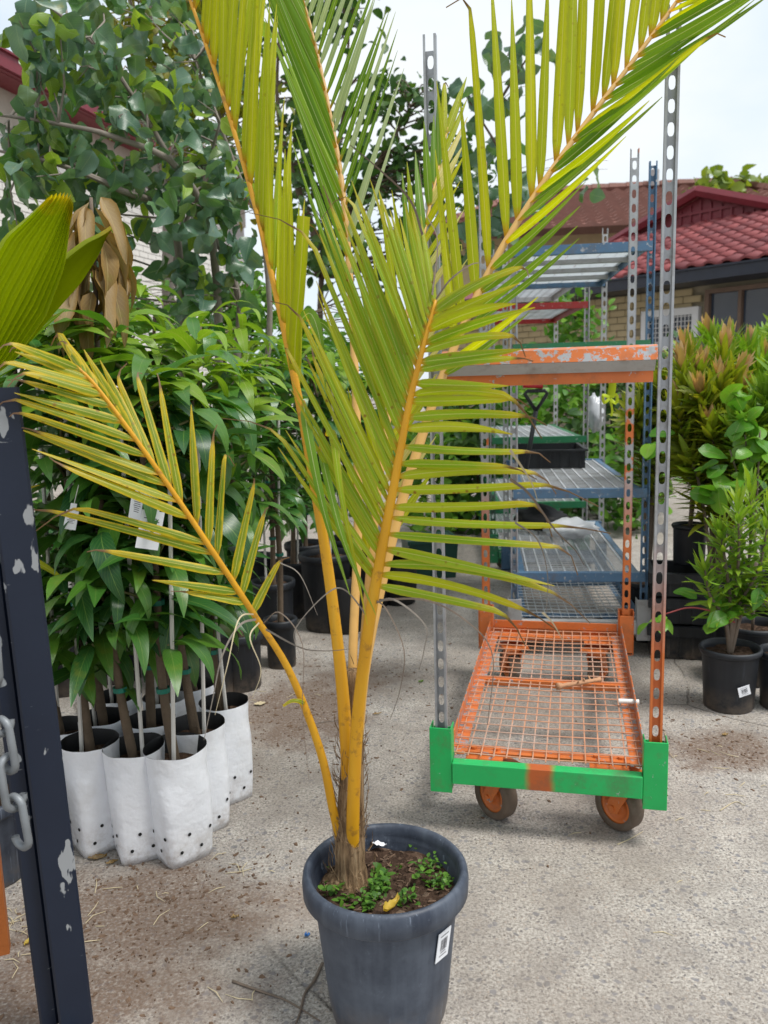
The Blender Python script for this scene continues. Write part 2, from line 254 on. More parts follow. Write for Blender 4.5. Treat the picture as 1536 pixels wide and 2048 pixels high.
plain('tile_brown', (.19, .085, .065), .75, .3, 5); plain('maroon', (.17, .018, .028), .5, .15, 6); plain('navy_gutter', (.022, .028, .045), .4); plain('soffit', (.42, .38, .32), .8)
gl = MT('window_glass'); gl.col((.05, .065, .095)); gl.set(.08, 0, .7); plain('blind', (.11, .13, .18), .6, .2, 4); plain('frame_white', (.7, .7, .72), .5, .05); plain('frame_brown', (.17, .11, .08), .6)
plain('paper', (.78, .80, .84), .5, .04); plain('ink', (.05, .05, .06), .6, 0); plain('red_plastic', (.55, .02, .03), .35); plain('neon', (.62, .78, .02), .45, .1); plain('black_handle', (.02, .022, .026), .45); plain('film_white', (.75, .77, .8), .3, .1); plain('white_pipe', (.78, .76, .72), .5, .1); plain('bin_green', (.01, .06, .04), .5); plain('wood_raw', (.45, .24, .13), .8, .35, 30, .4); plain('wire_dark', (.06, .06, .06), .6); plain('chip', (.13, .08, .05), .9, .85, 90); plain('straw', (.50, .42, .27), .8, .25, 20); plain('blue_bit', (.03, .16, .45), .5); plain('film_bag', (.5, .52, .55), .2, .2)

# ------------------------------------------------------------------ mesh builder and objects
WM = {}
class MB:
    def __init__(s): s.v = []; s.f = []; s.uv = []; s.r = []; s.mi = []
    def add(s, vs, fs, uvs=None, r=0, mi=0):
        o = len(s.v); s.v += [tuple(p) for p in vs]
        for f in fs:
            s.f.append([i + o for i in f]); s.uv += [uvs[i] if uvs else (0, 0) for i in f]; s.r += [r] * len(f); s.mi.append(mi)
    def box(s, c, d, M=None, mi=0, taper=1):
        c = Vector(c); vs = []
        for z in (-1, 1):
            k = taper if z > 0 else 1
            for x, y in ((-1, -1), (1, -1), (1, 1), (-1, 1)):
                p = Vector((x * d[0] / 2 * k, y * d[1] / 2 * k, z * d[2] / 2)); vs.append(c + p)
        if M: vs = [M @ v for v in vs]
        s.add(vs, [(3, 2, 1, 0), (4, 5, 6, 7), (0, 1, 5, 4), (1, 2, 6, 5), (2, 3, 7, 6), (3, 0, 4, 7)], mi=mi); return s
    def tube(s, path, rad, n=6, cap=True, flat=1, M=None, mi=0):
        P = [Vector(p) for p in path]; k = len(P); rad = rad if hasattr(rad, '__len__') else [rad] * k; vs = []; uvs = []
        t0 = (P[1] - P[0]).normalized(); ref = Vector((0, 0, 1)) if abs(t0.z) < .9 else Vector((0, 1, 0)); a = t0.cross(ref).normalized()
        for i, p in enumerate(P):
            t = (P[min(i + 1, k - 1)] - P[max(i - 1, 0)]).normalized(); a = (a - t * a.dot(t)).normalized(); b = t.cross(a)
            for j in range(n):
                an = 2 * math.pi * j / n; vs.append(p + (a * math.cos(an) + b * math.sin(an) * flat) * rad[i]); uvs.append((i / (k - 1), j / n))
        fs = [(i * n + j, i * n + (j + 1) % n, (i + 1) * n + (j + 1) % n, (i + 1) * n + j) for i in range(k - 1) for j in range(n)]
        if cap: fs += [tuple(range(n - 1, -1, -1)), tuple(range((k - 1) * n, k * n))]
        if M: vs = [M @ v for v in vs]
        s.add(vs, fs, uvs, mi=mi); return s
    def lathe(s, prof, c, n=40, M=None, mi=0, wob=0):
        c = Vector(c); vs = []
        for i, (r, z) in enumerate(prof):
            for j in range(n):
                a = 2 * math.pi * j / n; k = r * (1 + wob * noise.noise((math.cos(a) * 1.5, math.sin(a) * 1.5, z * 6))); vs.append(c + Vector((math.cos(a) * k, math.sin(a) * k, z)))
        k = len(prof); fs = [(i * n + j, i * n + (j + 1) % n, (i + 1) * n + (j + 1) % n, (i + 1) * n + j) for i in range(k - 1) for j in range(n)]
        if M: vs = [M @ v for v in vs]
        s.add(vs, fs, mi=mi); return s
    def mesh(s, name, mats, smooth=False):
        me = bpy.data.meshes.new(name); me.from_pydata(s.v, [], s.f)
        u = me.uv_layers.new(name='UVMap'); u.data.foreach_set('uv', [c for p in s.uv for c in p])
        a = me.attributes.new('rnd', 'FLOAT', 'CORNER'); a.data.foreach_set('value', s.r)
        for mt in (mats if isinstance(mats, (list, tuple)) else [mats]): me.materials.append(MATS[mt])
        if any(s.mi): me.polygons.foreach_set('material_index', s.mi)
        if smooth: me.polygons.foreach_set('use_smooth', [True] * len(me.polygons))
        me.update(); return me
    def build(s, name, mats, parent=None, smooth=False): return put(name, s.mesh(name, mats, smooth), parent)
def put(name, me, parent=None, W=None):
    o = bpy.data.objects.new(name, me); S.collection.objects.link(o); W = W or Matrix.Identity(4)
    if parent: o.parent = parent; o.matrix_basis = WM[parent.name].inverted() @ W
    else: o.matrix_basis = W
    WM[o.name] = W; return o
def thing(name, loc, label, cat, group=None):
    o = bpy.data.objects.new(name, None); S.collection.objects.link(o); o.empty_display_size = .1; o.location = loc; WM[o.name] = Matrix.Translation(loc)
    return tag(o, label, cat, group)
def tag(o, label, cat, group=None):
    o['label'] = label; o['category'] = cat
    if group: o['group'] = group
    return o
def stuff(o, kind='stuff'): o['kind'] = kind; return o
def rebase(o):                         # give a one-mesh thing its own base as origin
    v = [Vector(p.co) for p in o.data.vertices]; b = Vector((sum(p.x for p in v) / len(v), sum(p.y for p in v) / len(v), min(p.z for p in v)))
    o.data.transform(Matrix.Translation(-b)); o.matrix_basis = Matrix.Translation(b); WM[o.name] = Matrix.Translation(b); return o

# a leaf blade along +Y, upper side +Z, of length 1; shape(t) is the half width
def leafblade(shape, n=7, fold=.25, droop=.25, wave=.0, curl=0, pet=.0, seed=0):
    b = MB(); vs = []; uvs = []; y = 0; z = 0; st = 1.0 / n; dirn = 0.0
    for i in range(n + 1):
        t = i / n; hw = shape(t); wz = wave * math.sin(t * 9 + seed) * hw * 2
        for s_ in (-1, 0, 1): vs.append((hw * s_ * math.cos(fold), y, z + abs(s_) * hw * math.sin(fold) + s_ * wz)); uvs.append((t, .5 + s_ * .5))
        y += st * math.cos(dirn); z += st * math.sin(dirn); dirn -= droop * 1.6 / n * (1 + curl * t * 2)
    fs = []
    for i in range(n): a = i * 3; fs += [(a, a + 1, a + 4, a + 3), (a + 1, a + 2, a + 5, a + 4)]
    return vs, fs, uvs
def lance(w, k=.42): return lambda t: w * (max(0, math.sin(math.pi * min(1, max(0, t ** .72 * .985 + .012)))) ** .8) + .0008
def heart(w): return lambda t: w * ((1 - (1 - min(1, t / .36)) ** 2.4) ** .5 if t < .36 else max(0, 1 - ((t - .36) / .64) ** 1.7) ** .95) + .001
def oval(w): return lambda t: w * max(0, math.sin(math.pi * min(1, t * .96 + .02))) ** .62 + .001
def obov(w): return lambda t: w * max(0, math.sin(math.pi * t ** 1.5 * .97 + .02)) ** .75 + .001
def variants(name, mat, shapes):
    out = []
    for sh in shapes: b = MB(); b.add(*sh); out.append((sh, b.mesh(name, mat, True)))
    return out
def frame(pos, d, up, sc):             # blade matrix: +Y along d, +Z towards up
    y = Vector(d).normalized(); z = Vector(up); z = (z - y * z.dot(y))
    z = z.normalized() if z.length > 1e-4 else y.orthogonal().normalized(); x = y.cross(z)
    M = Matrix((x, y, z)).transposed().to_4x4() @ Matrix.Scale(sc, 4); M.translation = pos; return M
def leaves(parent, lst, limit=300, name='leaf', rest='foliage'):
    # lst of (variants, matrix, size): the ones that show largest become parts, the rest one part
    def score(e):
        p = PX(e[1].translation); vis = -60 < p[0] < 1600 and -60 < p[1] < 2110
        return (e[2] / max(.3, (e[1].translation - CAM).length)) * (1 if vis else .05)
    lst = sorted(lst, key=score, reverse=True)
    for va, M, _ in lst[:limit]: put(name, va[random.randrange(len(va))][1], parent, M)
    byv = {}
    for va, M, _ in lst[limit:]: byv.setdefault(va[0][1].materials[0].name, []).append((va, M))
    for mt, l in byv.items():
        b = MB()
        for va, M in l: sh = va[random.randrange(len(va))][0]; b.add([M @ Vector(p) for p in sh[0]], sh[1], sh[2], random.random())
        stuff(b.build(rest, mt, parent, True))
def rdir(): 
    while 1:
        v = Vector((rnd(-1, 1), rnd(-1, 1), rnd(-1, 1)))
        if .05 < v.length < 1: return v.normalized()
VZ = Vector((0, 0, 1))
# ==== STRUCTURE
g = MB(); g.add([(-70, -30, 0), (70, -30, 0), (70, 130, 0), (-70, 130, 0)], [(0, 1, 2, 3)]); stuff(g.build('ground', 'concrete'), 'structure')

# ------------------------------------------------------------------ houses
def wallframe(P0, e): # +X along e, +Y into the wall
    e = Vector((e[0], e[1], 0)).normalized(); n = Vector((-e.y, e.x, 0)); 
    M = Matrix((e, n, VZ)).transposed().to_4x4(); M.translation = (P0[0], P0[1], 0); return M
def bricks(parent, M, s0, s1, z0, z1, mat, skip, limit=300, bl=.23, bh=.076, j=.01):
    b = MB(); b.box((0, 0, 0), (bl, .03, bh)); me = b.mesh('brick', mat); lst = []
    row = 0; z = z0
    while z < z1:
        s = s0 - (row % 2) * (bl + j) / 2
        while s < s1:
            if not any(a < s + bl * .5 and s - bl * .5 < c and d < z + bh / 2 and z - bh / 2 < f for a, c, d, f in skip):
                lst.append(M @ Matrix.Translation((s, rnd(-.002, .002), z)))
            s += bl + j
        z += bh + j; row += 1
    def sc(m):
        p = PX(m.translation); return 0 if -20 < p[0] < 1556 and -20 < p[1] < 2060 else 1
    lst.sort(key=lambda m: (sc(m), (m.translation - CAM).length))
    for m in lst[:limit]: put('brick', me, parent, m)
    r = MB()
    for m in lst[limit:]: r.box((0, 0, 0), (bl, .03, bh), m)
    if r.v: stuff(r.build('brickwork', mat, parent))
# right: cream brick cottage under red tiles
P0 = A(1450, 690, 9.8); HM = wallframe(P0, (.6, -.8))      # +X runs towards the right and the camera
hz = A(1450, 556, 9.5).z
h1 = thing('brick_cottage', (P0.x, P0.y, 0), 'cream brick cottage with glossy red tiled roof, maroon gable and dark gutter', 'house')
b = MB(); b.box((-.5, .10, hz / 2), (9, .14, hz), HM); b.build('wall', 'mortar', h1)
def onwall(px, py):
    d = ray(px, py); n = HM.to_3x3() @ Vector((0, 1, 0)); t_ = (Vector((P0.x, P0.y, 0)) - CAM).dot(n) / d.dot(n); return HM.inverted() @ (CAM + d * t_)
wa, wb, wc, we = onwall(1418, 586), onwall(1548, 708), onwall(1292, 630), onwall(1392, 690)
WIN = [(wa.x, wb.x, wb.z - .1, hz - .10), (wc.x, we.x, we.z, wc.z)]
bricks(h1, HM, -5, 2.4, .98, hz - .03, 'brick_cream', WIN)
def window(parent, M, x0, x1, z0, z1, fm, panes, pane_mat, fw=.045, grille=False):
    f = MB()
    for x in (x0, x1): f.box((x, -.0, (z0 + z1) / 2), (fw, .09, z1 - z0 + fw), M)
    for z in (z0, z1): f.box(((x0 + x1) / 2, -.002, z), (x1 - x0 - fw, .088, fw), M)
    for k in range(1, panes): f.box((lerp(x0, x1, k / panes), .002, (z0 + z1) / 2), (fw * .8, .08, z1 - z0 - fw), M)
    if grille:
        for k in range(1, 14): f.box((lerp(x0, x1, k / 14), -.01, (z0 + z1) / 2), (.008, .01, z1 - z0 - fw), M)
        for k in range(1, 7): f.box(((x0 + x1) / 2, -.016, lerp(z0, z1, k / 7)), (x1 - x0 - fw, .008, .008), M)
    w_ = f.build('window', fm, parent)
    for k in range(panes):
        a, c = lerp(x0, x1, k / panes) + fw / 2, lerp(x0, x1, (k + 1) / panes) - fw / 2
        p = MB(); p.box(((a + c) / 2, .02, (z0 + z1) / 2), (c - a, .012, z1 - z0 - fw), M); p.build('pane', 'window_glass', w_)
    p = MB(); nf = int((x1 - x0) / .05)
    for k in range(nf): x = lerp(x0 + fw, x1 - fw, (k + .5) / nf); p.box((x, .027 + .004 * (k % 2), (z0 + z1) / 2), (.047, .004, z1 - z0 - fw), M)
    if pane_mat: p.build('blind', pane_mat, w_)
window(h1, HM, *WIN[0], 'frame_brown', 2, None, .05)
window(h1, HM, *WIN[1], 'frame_white', 1, None, .085, True)
b = MB(); b.box((-.5, -.48, hz + .045), (9, .12, .13), HM); b.box((-.5, -.49, hz + .115), (9.02, .15, .02), HM); b.build('gutter', 'navy_gutter', h1)
b = MB(); b.box((-.5, -.20, hz - .01), (9, .5, .02), HM); b.build('soffit', 'navy_gutter', h1)
# lower roof: courses of S-shaped tiles
SL = R(20); e0, nrow, tw, tl = -4.6, 12, .215, .235
rf = MB(); ry = nrow * tl * math.cos(SL); rf.add([HM @ Vector(v) for v in ((-5, -.52, hz + .10), (4, -.52, hz + .10), (4, -.52 + ry, hz + .10 + ry * math.tan(SL)), (-5, -.52 + ry, hz + .10 + ry * math.tan(SL)))], [(0, 1, 2, 3)])
roof = rf.build('roof', 'maroon', h1)
t = MB(); vs = []
for y, zz in ((0, .030), (.26, .010)):
    for i in range(9): u = i / 8; vs.append((u * (tw + .012), y, zz + .018 * math.sin(2 * math.pi * u)))
vs += [(x, 0, z - .03) for x, y, z in vs[:9]]
t.add(vs, [(i, i + 1, i + 10, i + 9) for i in range(8)] + [(i + 1, i, i + 18, i + 19) for i in range(8)]); tile = t.mesh('tile', 'tile_red', True)
cand = []
for r_ in range(nrow):
    for c_ in range(40):
        L = Vector((-4.9 + c_ * tw, -.56 + r_ * tl * math.cos(SL), hz + .135 + r_ * tl * math.sin(SL))); m = HM @ Matrix.Translation(L) @ Matrix.Rotation(SL, 4, 'X'); p = PX(m.translation)
        if 1215 < p[0] < 1580: cand.append(m)
cand.sort(key=lambda m: abs(PX(m.translation)[0] - 1450))
for m in cand[:300]: put('tile', tile, roof, m)
if cand[300:]:
    rb_ = MB()
    for m in cand[300:]: rb_.add([m @ Vector(v) for v in vs], t.f)
    stuff(rb_.build('tiles', 'tile_red', roof, True))
# gable above, its cladding ribs, barge boards and the roof behind
gy = -.52 + ry - .05; gz = hz + .10 + ry * math.tan(SL)
q = HM.inverted() @ A(1400, 392, (HM @ Vector((0, gy, 0))).y)
def onplane(px, py):                   # photo pixel onto the gable's plane
    d = ray(px, py); n = HM.to_3x3() @ Vector((0, 1, 0)); t_ = (HM @ Vector((0, gy, 0)) - CAM).dot(n) / d.dot(n); return HM.inverted() @ (CAM + d * t_)
ap = onplane(1403, 392); ax, az = ap.x, ap.z; hw = (az - gz) / .34
b = MB(); b.add([HM @ Vector(v) for v in ((ax - hw, gy, gz), (ax + hw, gy, gz), (ax, gy, az))], [(0, 1, 2)])
for k in range(-16, 17):
    x = ax + k * .16; top = az - abs(x - ax) * .34 - .05
    if top > gz + .03: b.box((x, gy - .012, (gz + top) / 2), (.03, .02, top - gz), HM)
b.box((ax, gy - .018, gz + (az - gz) * .45), (hw * 1.05, .012, .04), HM)
gab = b.build('gable', 'maroon', h1)
b = MB()
for s_ in (-1, 1): b.tube([HM @ Vector((ax, gy - .10, az + .06)), HM @ Vector((ax + s_ * (hw + .5), gy - .10, az + .06 - (hw + .5) * .34))], .085, 6)
b.build('barge_board', 'maroon', h1)
b = MB()
for s_ in (-1, 1): b.add([HM @ Vector(v) for v in ((ax, gy - .1, az + .08), (ax + s_ * (hw + .5), gy - .1, az + .08 - (hw + .5) * .34), (ax + s_ * (hw + .5), gy + 5, az + .08 - (hw + .5) * .34), (ax, gy + 5, az + .08))], [(0, 1, 2, 3)])
b.build('upper_roof', 'tile_red', h1)
# brown tiled house beyond it
P1 = A(1300, 445, 17); H2 = wallframe(P1, (1, -.12)); h2 = thing('brown_roofed_house', (P1.x, P1.y, 0), 'house with weathered brown tiled roof standing behind the red roofed cottage', 'house')
ez = A(1300, 445, 17).z; b = MB(); b.box((0, 1.2, ez / 2), (9, .3, ez), H2); b.build('wall', 'brick_cream', h2)
b = MB(); rise = A(1300, 378, 20).z - ez; nn = 13
for r_ in range(nn):
    y0, z0 = r_ * 3 / nn, ez + rise * r_ / nn; y1, z1 = (r_ + 1.15) * 3 / nn, ez + rise * (r_ + 1.0) / nn; xs = []
    k0 = 120; x0, x1 = -4.5 + r_ * .17, 4.5 - r_ * .17
    for i in range(k0 + 1):
        x = lerp(x0, x1, i / k0); wv = .03 * math.sin(x * 2 * math.pi / .3); xs += [(x, y0, z0 + .06 + wv), (x, y1, z1 + wv), (x, y0, z0 - .02)]
    b.add([H2 @ Vector(v) for v in xs], [(i * 3, i * 3 + 3, i * 3 + 4, i * 3 + 1) for i in range(k0)] + [(i * 3 + 2, i * 3 + 5, i * 3 + 3, i * 3) for i in range(k0)])
rp = b.build('roof', 'tile_brown', h2); stuff(rp)
b = MB()
for s_ in (-1, 1):
    n_ = 14
    for i in range(n_): u, u2 = i / n_, (i + 1.2) / n_; b.tube([H2 @ Vector((s_ * (4.5 - 2.3 * u), 3 * u, ez + rise * u + .05)), H2 @ Vector((s_ * (4.5 - 2.3 * u2), 3 * u2, ez + rise * u2 + .05))], [.12, .10], 6)
for i in range(12): b.tube([H2 @ Vector((-2.3 + i * .385, 3, ez + rise + .05)), H2 @ Vector((-2.3 + (i + 1.15) * .385, 3, ez + rise + .05))], [.12, .10], 6)
b.build('ridge_cap', 'tile_brown', h2)
b = MB(); b.tube([H2 @ Vector((.62, 2.8, ez + rise)), H2 @ Vector((.62, 2.8, ez + rise + .35))], .1, 10); b.build('vent_pipe', 'galv', h2)
b = MB(); b.add([H2 @ Vector(v) for v in ((-4.5, 0, ez), (4.5, 0, ez), (2.3, 3, ez + rise - .06), (-2.3, 3, ez + rise - .06), (4.5, 6, ez), (-4.5, 6, ez))], [(0, 1, 2, 3), (1, 4, 2), (0, 3, 5), (3, 2, 4, 5)]); b.build('roof_deck', 'tile_brown', h2)
# left: tall white brick house with maroon gutter
L0 = A(-80, 330, 9.2); LM = wallframe(L0, (.25, .97)); lz = A(20, 185, 10.1).z
h3 = thing('white_brick_house', (L0.x, L0.y, 0), 'tall white brick house with maroon gutter behind the shrubs', 'house')
b = MB(); b.box((.5, .10, lz / 2), (14, .14, lz), LM); b.build('wall', 'mortar_white', h3)
bricks(h3, LM, -5.5, 6.5, 1.2, lz - .45, 'brick_white', [])
b = MB(); b.box((.5, .012, lz - .2), (14, .05, .42), LM); b.build('frieze', 'soffit', h3)
b = MB(); b.box((.5, -.16, lz + .01), (14, .34, .03), LM); b.build('soffit', 'maroon', h3)
b = MB(); b.box((.5, -.36, lz + .10), (14.2, .12, .17), LM); b.box((.5, -.37, lz + .19), (14.22, .16, .025), LM); b.box((.5, -.36, lz + .02), (14.18, .05, .04), LM); b.build('gutter', 'maroon', h3)
b = MB(); b.add([LM @ Vector(v) for v in ((-6.6, -.4, lz + .2), (7.6, -.4, lz + .2), (7.6, 3, lz + 1.4), (-6.6, 3, lz + 1.4))], [(0, 1, 2, 3)]); b.build('roof', 'maroon', h3)

# ------------------------------------------------------------------ nursery trolleys
def postmesh(h, mat, z0=0, w=.029, dp=.014, pitch=.047, th=.0025):
    b = MB(); n = 12; cells = int(h / pitch); hx, hz_ = .0072, .0148
    for c in range(cells):
        zc = z0 + (c + .5) * pitch; ring = []; outer = []
        for j in range(n):
            a = 2 * math.pi * (j + .5) / n; cx, cz = math.cos(a), math.sin(a)
            ring.append((math.copysign(abs(cx) ** .75, cx) * hx, math.copysign(abs(cz) ** .75, cz) * hz_))
            k = min(w / 2 / max(1e-6, abs(cx)), pitch / 2 / max(1e-6, abs(cz))); outer.append((cx * k, cz * k))
        # bring corner points onto the corners
        for j in (1, 4, 7, 10): outer[j] = (math.copysign(w / 2, outer[j][0]), math.copysign(pitch / 2, outer[j][1]))
        vs = [(x, y, zc + z) for y in (dp - th, dp) for L in (ring, outer) for x, z in L]
        fs = []
        for j in range(n):
            k = (j + 1) % n; fs += [(j, n + j, n + k, k), (2 * n + k, 3 * n + k, 3 * n + j, 2 * n + j), (j, k, 2 * n + k, 2 * n + j)]
        b.add(vs, fs)
    for s_ in (-1, 1): b.box((s_ * (w / 2 - th / 2 + .0003), dp / 2, z0 + h / 2), (th, dp, h)); b.box((s_ * (w / 2 - .0026), -.0008, z0 + h / 2), (.0052, .0022, h))
    return b.mesh('post', mat)
def lip(b, M, x0, x1, y, z, hh, wd, up=True):   # folded steel beam across
    b.box(((x0 + x1) / 2, y, z), (x1 - x0, wd, .0035), M); b.box(((x0 + x1) / 2, y - wd / 2, z - hh / 2), (x1 - x0, .0035, hh), M); b.box(((x0 + x1) / 2, y - wd / 2 + .01, z - hh), (x1 - x0, .022, .003), M)
def shelf(parent, M, W, L, z, beam, fill, kind='mesh', y0=0., hh=.034):
    b = MB(); lip(b, M, -W / 2 - .004, W / 2 + .004, y0 + .012, z, hh, .03); lip(b, M, -W / 2, W / 2, L - .012, z, hh, .03)
    for s_ in (-1, 1): b.box((s_ * (W / 2 - .02), (y0 + L) / 2, z - hh / 2), (.003, L - y0 - .06, hh), M); b.box((s_ * (W / 2 - .032), (y0 + L) / 2, z - .002), (.024, L - y0 - .06, .003), M)
    sh = b.build('shelf', beam, parent)
    f = MB(); a = W / 2 - .03; y_a, y_b = y0 + .03, L - .03
    if kind == 'mesh':
        ny = int((y_b - y_a) / .021)
        for k in range(ny): f.box((0, lerp(y_a, y_b, (k + .5) / ny), z - .004), (2 * a, .0026, .0026), M)
        for k in range(9): f.box((lerp(-a, a, (k + .5) / 9), (y_a + y_b) / 2, z - .0008), (.0065, y_b - y_a, .003), M)
        f.build('wire_mesh', fill, sh)
    else:
        ny, nx = 4, 7
        for i in range(ny):
            for k in range(nx):
                p = MB(); p.box((lerp(-a, a, (k + .5) / nx), lerp(y_a, y_b, (i + .5) / ny), z - .008 - .001 * ((i + k) % 2)), (2 * a / nx - .004, (y_b - y_a) / ny - .004, .004), M); p.build('panel', fill, sh)
        for i in range(1, ny): f.box((0, lerp(y_a, y_b, i / ny), z - .022), (2 * a, .03, .018), M)
        f.build('cross_rib', 'galv', sh)
    return sh
def caster(parent, M, x, y, fork_mat, ang, zt=.15, r=.0635):
    K = M @ Matrix.Translation((x, y, 0)) @ Matrix.Rotation(ang, 4, 'Z')     # axle along local X
    b = MB(); b.box((0, 0, zt - .004), (.09, .09, .008), K); b.tube([(0, 0, zt - .008), (0, 0, zt - .03)], .026, 12, M=K)
    for s_ in (-1, 1):
        b.add([K @ Vector(v) for sx in (s_ * .0245, s_ * .0295) for v in ((sx, -.02, zt - .028), (sx, .022, zt - .028), (sx, .052, r), (sx, .04, r - .016), (sx, .02, r - .012))], [(0, 1, 2, 3, 4), (9, 8, 7, 6, 5), (0, 5, 6, 1), (1, 6, 7, 2), (2, 7, 8, 3), (3, 8, 9, 4), (4, 9, 5, 0)])
    b.box((0, 0, zt - .028), (.061, .045, .006), K); b.tube([(-.034, .033, r), (.034, .033, r)], .008, 8, M=K)
    c = b.build('caster', fork_mat, parent)
    Wm = K @ Matrix.Translation((0, .033, r)) @ Matrix.Rotation(R(90), 4, 'Y')
    t = MB(); t.lathe([(r * .68, -.018), (r * .93, -.022), (r, -.015), (r, .015), (r * .93, .022), (r * .68, .018)], (0, 0, 0), 28, Wm); t.build('tyre', 'rubber', c, True)
    t = MB(); t.lathe([(.004, -.016), (.012, -.016), (.014, -.011), (r * .52, -.009), (r * .56, -.016), (r * .69, -.017), (r * .69, .017), (r * .56, .016), (r * .52, .009), (.014, .011), (.012, .016), (.004, .016)], (0, 0, 0), 24, Wm); t.build('hub', fork_mat, c, True)
def trolley(label, M, W, L, tops, pm, base, bar, mesh, shelves, casters, group='nursery trolleys parked in a row', dz=.2, first=False):
    T = thing('nursery_trolley', M.translation, label, 'trolley', group)
    for i, (sx, y) in enumerate(((-1, 0), (1, 0), (-1, L), (1, L))):
        K = M @ Matrix.Translation((sx * W / 2, y, 0)) @ (Matrix.Identity(4) if y == 0 else Matrix.Rotation(math.pi, 4, 'Z'))
        if tops[i]: put('post', postmesh(tops[i] - .13, pm[i], .13), T, K)
        p = MB(); s0, s1 = dz - .095, dz + .077
        w2, d2 = .056, .044
        p.box((0, -.014, (s0 + s1) / 2), (w2, .004, s1 - s0), K)
        for s_ in (-1, 1): p.box((s_ * (w2 / 2 - .002), .010, (s0 + s1) / 2 + .003), (.0035, .044, s1 - s0 - .006), K)
        p.box((0, .032, (s0 + s1) / 2), (w2 - .008, .004, s1 - s0 - .03), K); p.box((0, .008, s0 + .006), (w2 - .01, .038, .006), K)
        p.build('post_socket', bar if y == 0 else base, T)
    bar_z0, bar_z1 = dz - .068, dz - .012
    p = MB(); hw = W / 2 - .029; p.box((0, 0, 0), (2 * hw, .032, bar_z1 - bar_z0)); p.box((0, .012, -.018), (2 * hw, .05, .004))
    put('front_bar', p.mesh('front_bar', bar if bar != 'green_paint' else 'green_bar'), T, M @ Matrix.Translation((0, -.004, (bar_z0 + bar_z1) / 2)))
    p = MB(); p.box((0, L, dz - .028), (W - .06, .03, .05), M); p.box((0, L - .02, dz + .012), (W - .064, .004, .03), M); p.build('rear_bar', base, T)
    for s_ in (-1, 1):
        p = MB(); p.box((s_ * (W / 2 - .018), L / 2, dz), (.0035, L - .075, .05), M); p.box((s_ * (W / 2 - .036), L / 2, dz - .014), (.036, L - .08, .0035), M); p.build('side_rail', 'orange_worn' if base == 'orange_paint' else base, T)
    p = MB(); p.box((0, L * .52, dz - .02), (W - .06, .028, .02), M); p.build('cross_member', base, T)
    for y in (.075, L - .07): p = MB(); p.box((0, y, dz - .016), (W - .06, .04, .006), M); p.build('cross_strip', base, T)
    for s_ in (-1, 1):
        for y in (.06, L - .06):
            p = MB(); p.box((s_ * .155, y, dz - .024), (.095, .11, .006), M); pl_ = p.build('caster_plate', base, T)
            if y < .1:
                for dx in (-.03, .03): p = MB(); p.tube([M @ Vector((s_ * .155 + dx, .075, dz - .013)), M @ Vector((s_ * .155 + dx, .075, dz - .006))], .0085, 8); p.build('bolt', base, pl_)
    p = MB(); nx, ny = 15, 24; a = W / 2 - .032
    for k in range(nx): p.tube([M @ Vector((lerp(-a, a, k / (nx - 1)), .02, dz - .008 + .002 * math.sin(k * 7))), M @ Vector((lerp(-a, a, k / (nx - 1)) + .003 * math.sin(k * 3), L / 2, dz - .012)), M @ Vector((lerp(-a, a, k / (nx - 1)), L - .02, dz - .008))], .0019, 5)
    for k in range(ny): y = lerp(.03, L - .03, k / (ny - 1)); p.tube([M @ Vector((-a - .014, y, dz - .0045)), M @ Vector((0, y + .002 * math.sin(k * 5), dz - .0085)), M @ Vector((a + .014, y, dz - .0045))], .0019, 5)
    p.build('wire_mesh', mesh, T)
    for x, y, a_ in casters: caster(T, M, x, y, base if base != 'blue_paint' else 'galv', a_, dz - .045)
    for sh in shelves: shelf(T, M, W, L, *sh)
    bevel_all(T)
    return T
def bevel_all(T):
    for o in T.children:
        if o.name.split('.')[0] in ('front_bar', 'post_socket', 'rear_bar', 'side_rail'):
            md = o.modifiers.new('bevel', 'BEVEL'); md.width = .0016 if 'bar' not in o.name else .004; md.segments = 2; md.limit_method = 'ANGLE'
def TM(x, y, yaw): return Matrix.Translation((x, y, 0)) @ Matrix.Rotation(yaw, 4, 'Z')
T1 = TM(.382, 1.918, R(-12.93)); W1, L1 = .518, 1.141
trolley('orange mesh deck trolley with bright green front bumper and tall slotted posts', T1, W1, L1, (1.9, 1.9, 1.9, 1.9), ('grey_post', 'orange_post', 'orange_post_back', 'orange_post_back'),
        'orange_paint', 'green_paint', 'wire_orange', [], [(-.105, .055, R(48)), (.208, .055, R(50)), (-.15, L1 - .1, R(25)), (.15, L1 - .1, R(-20))])
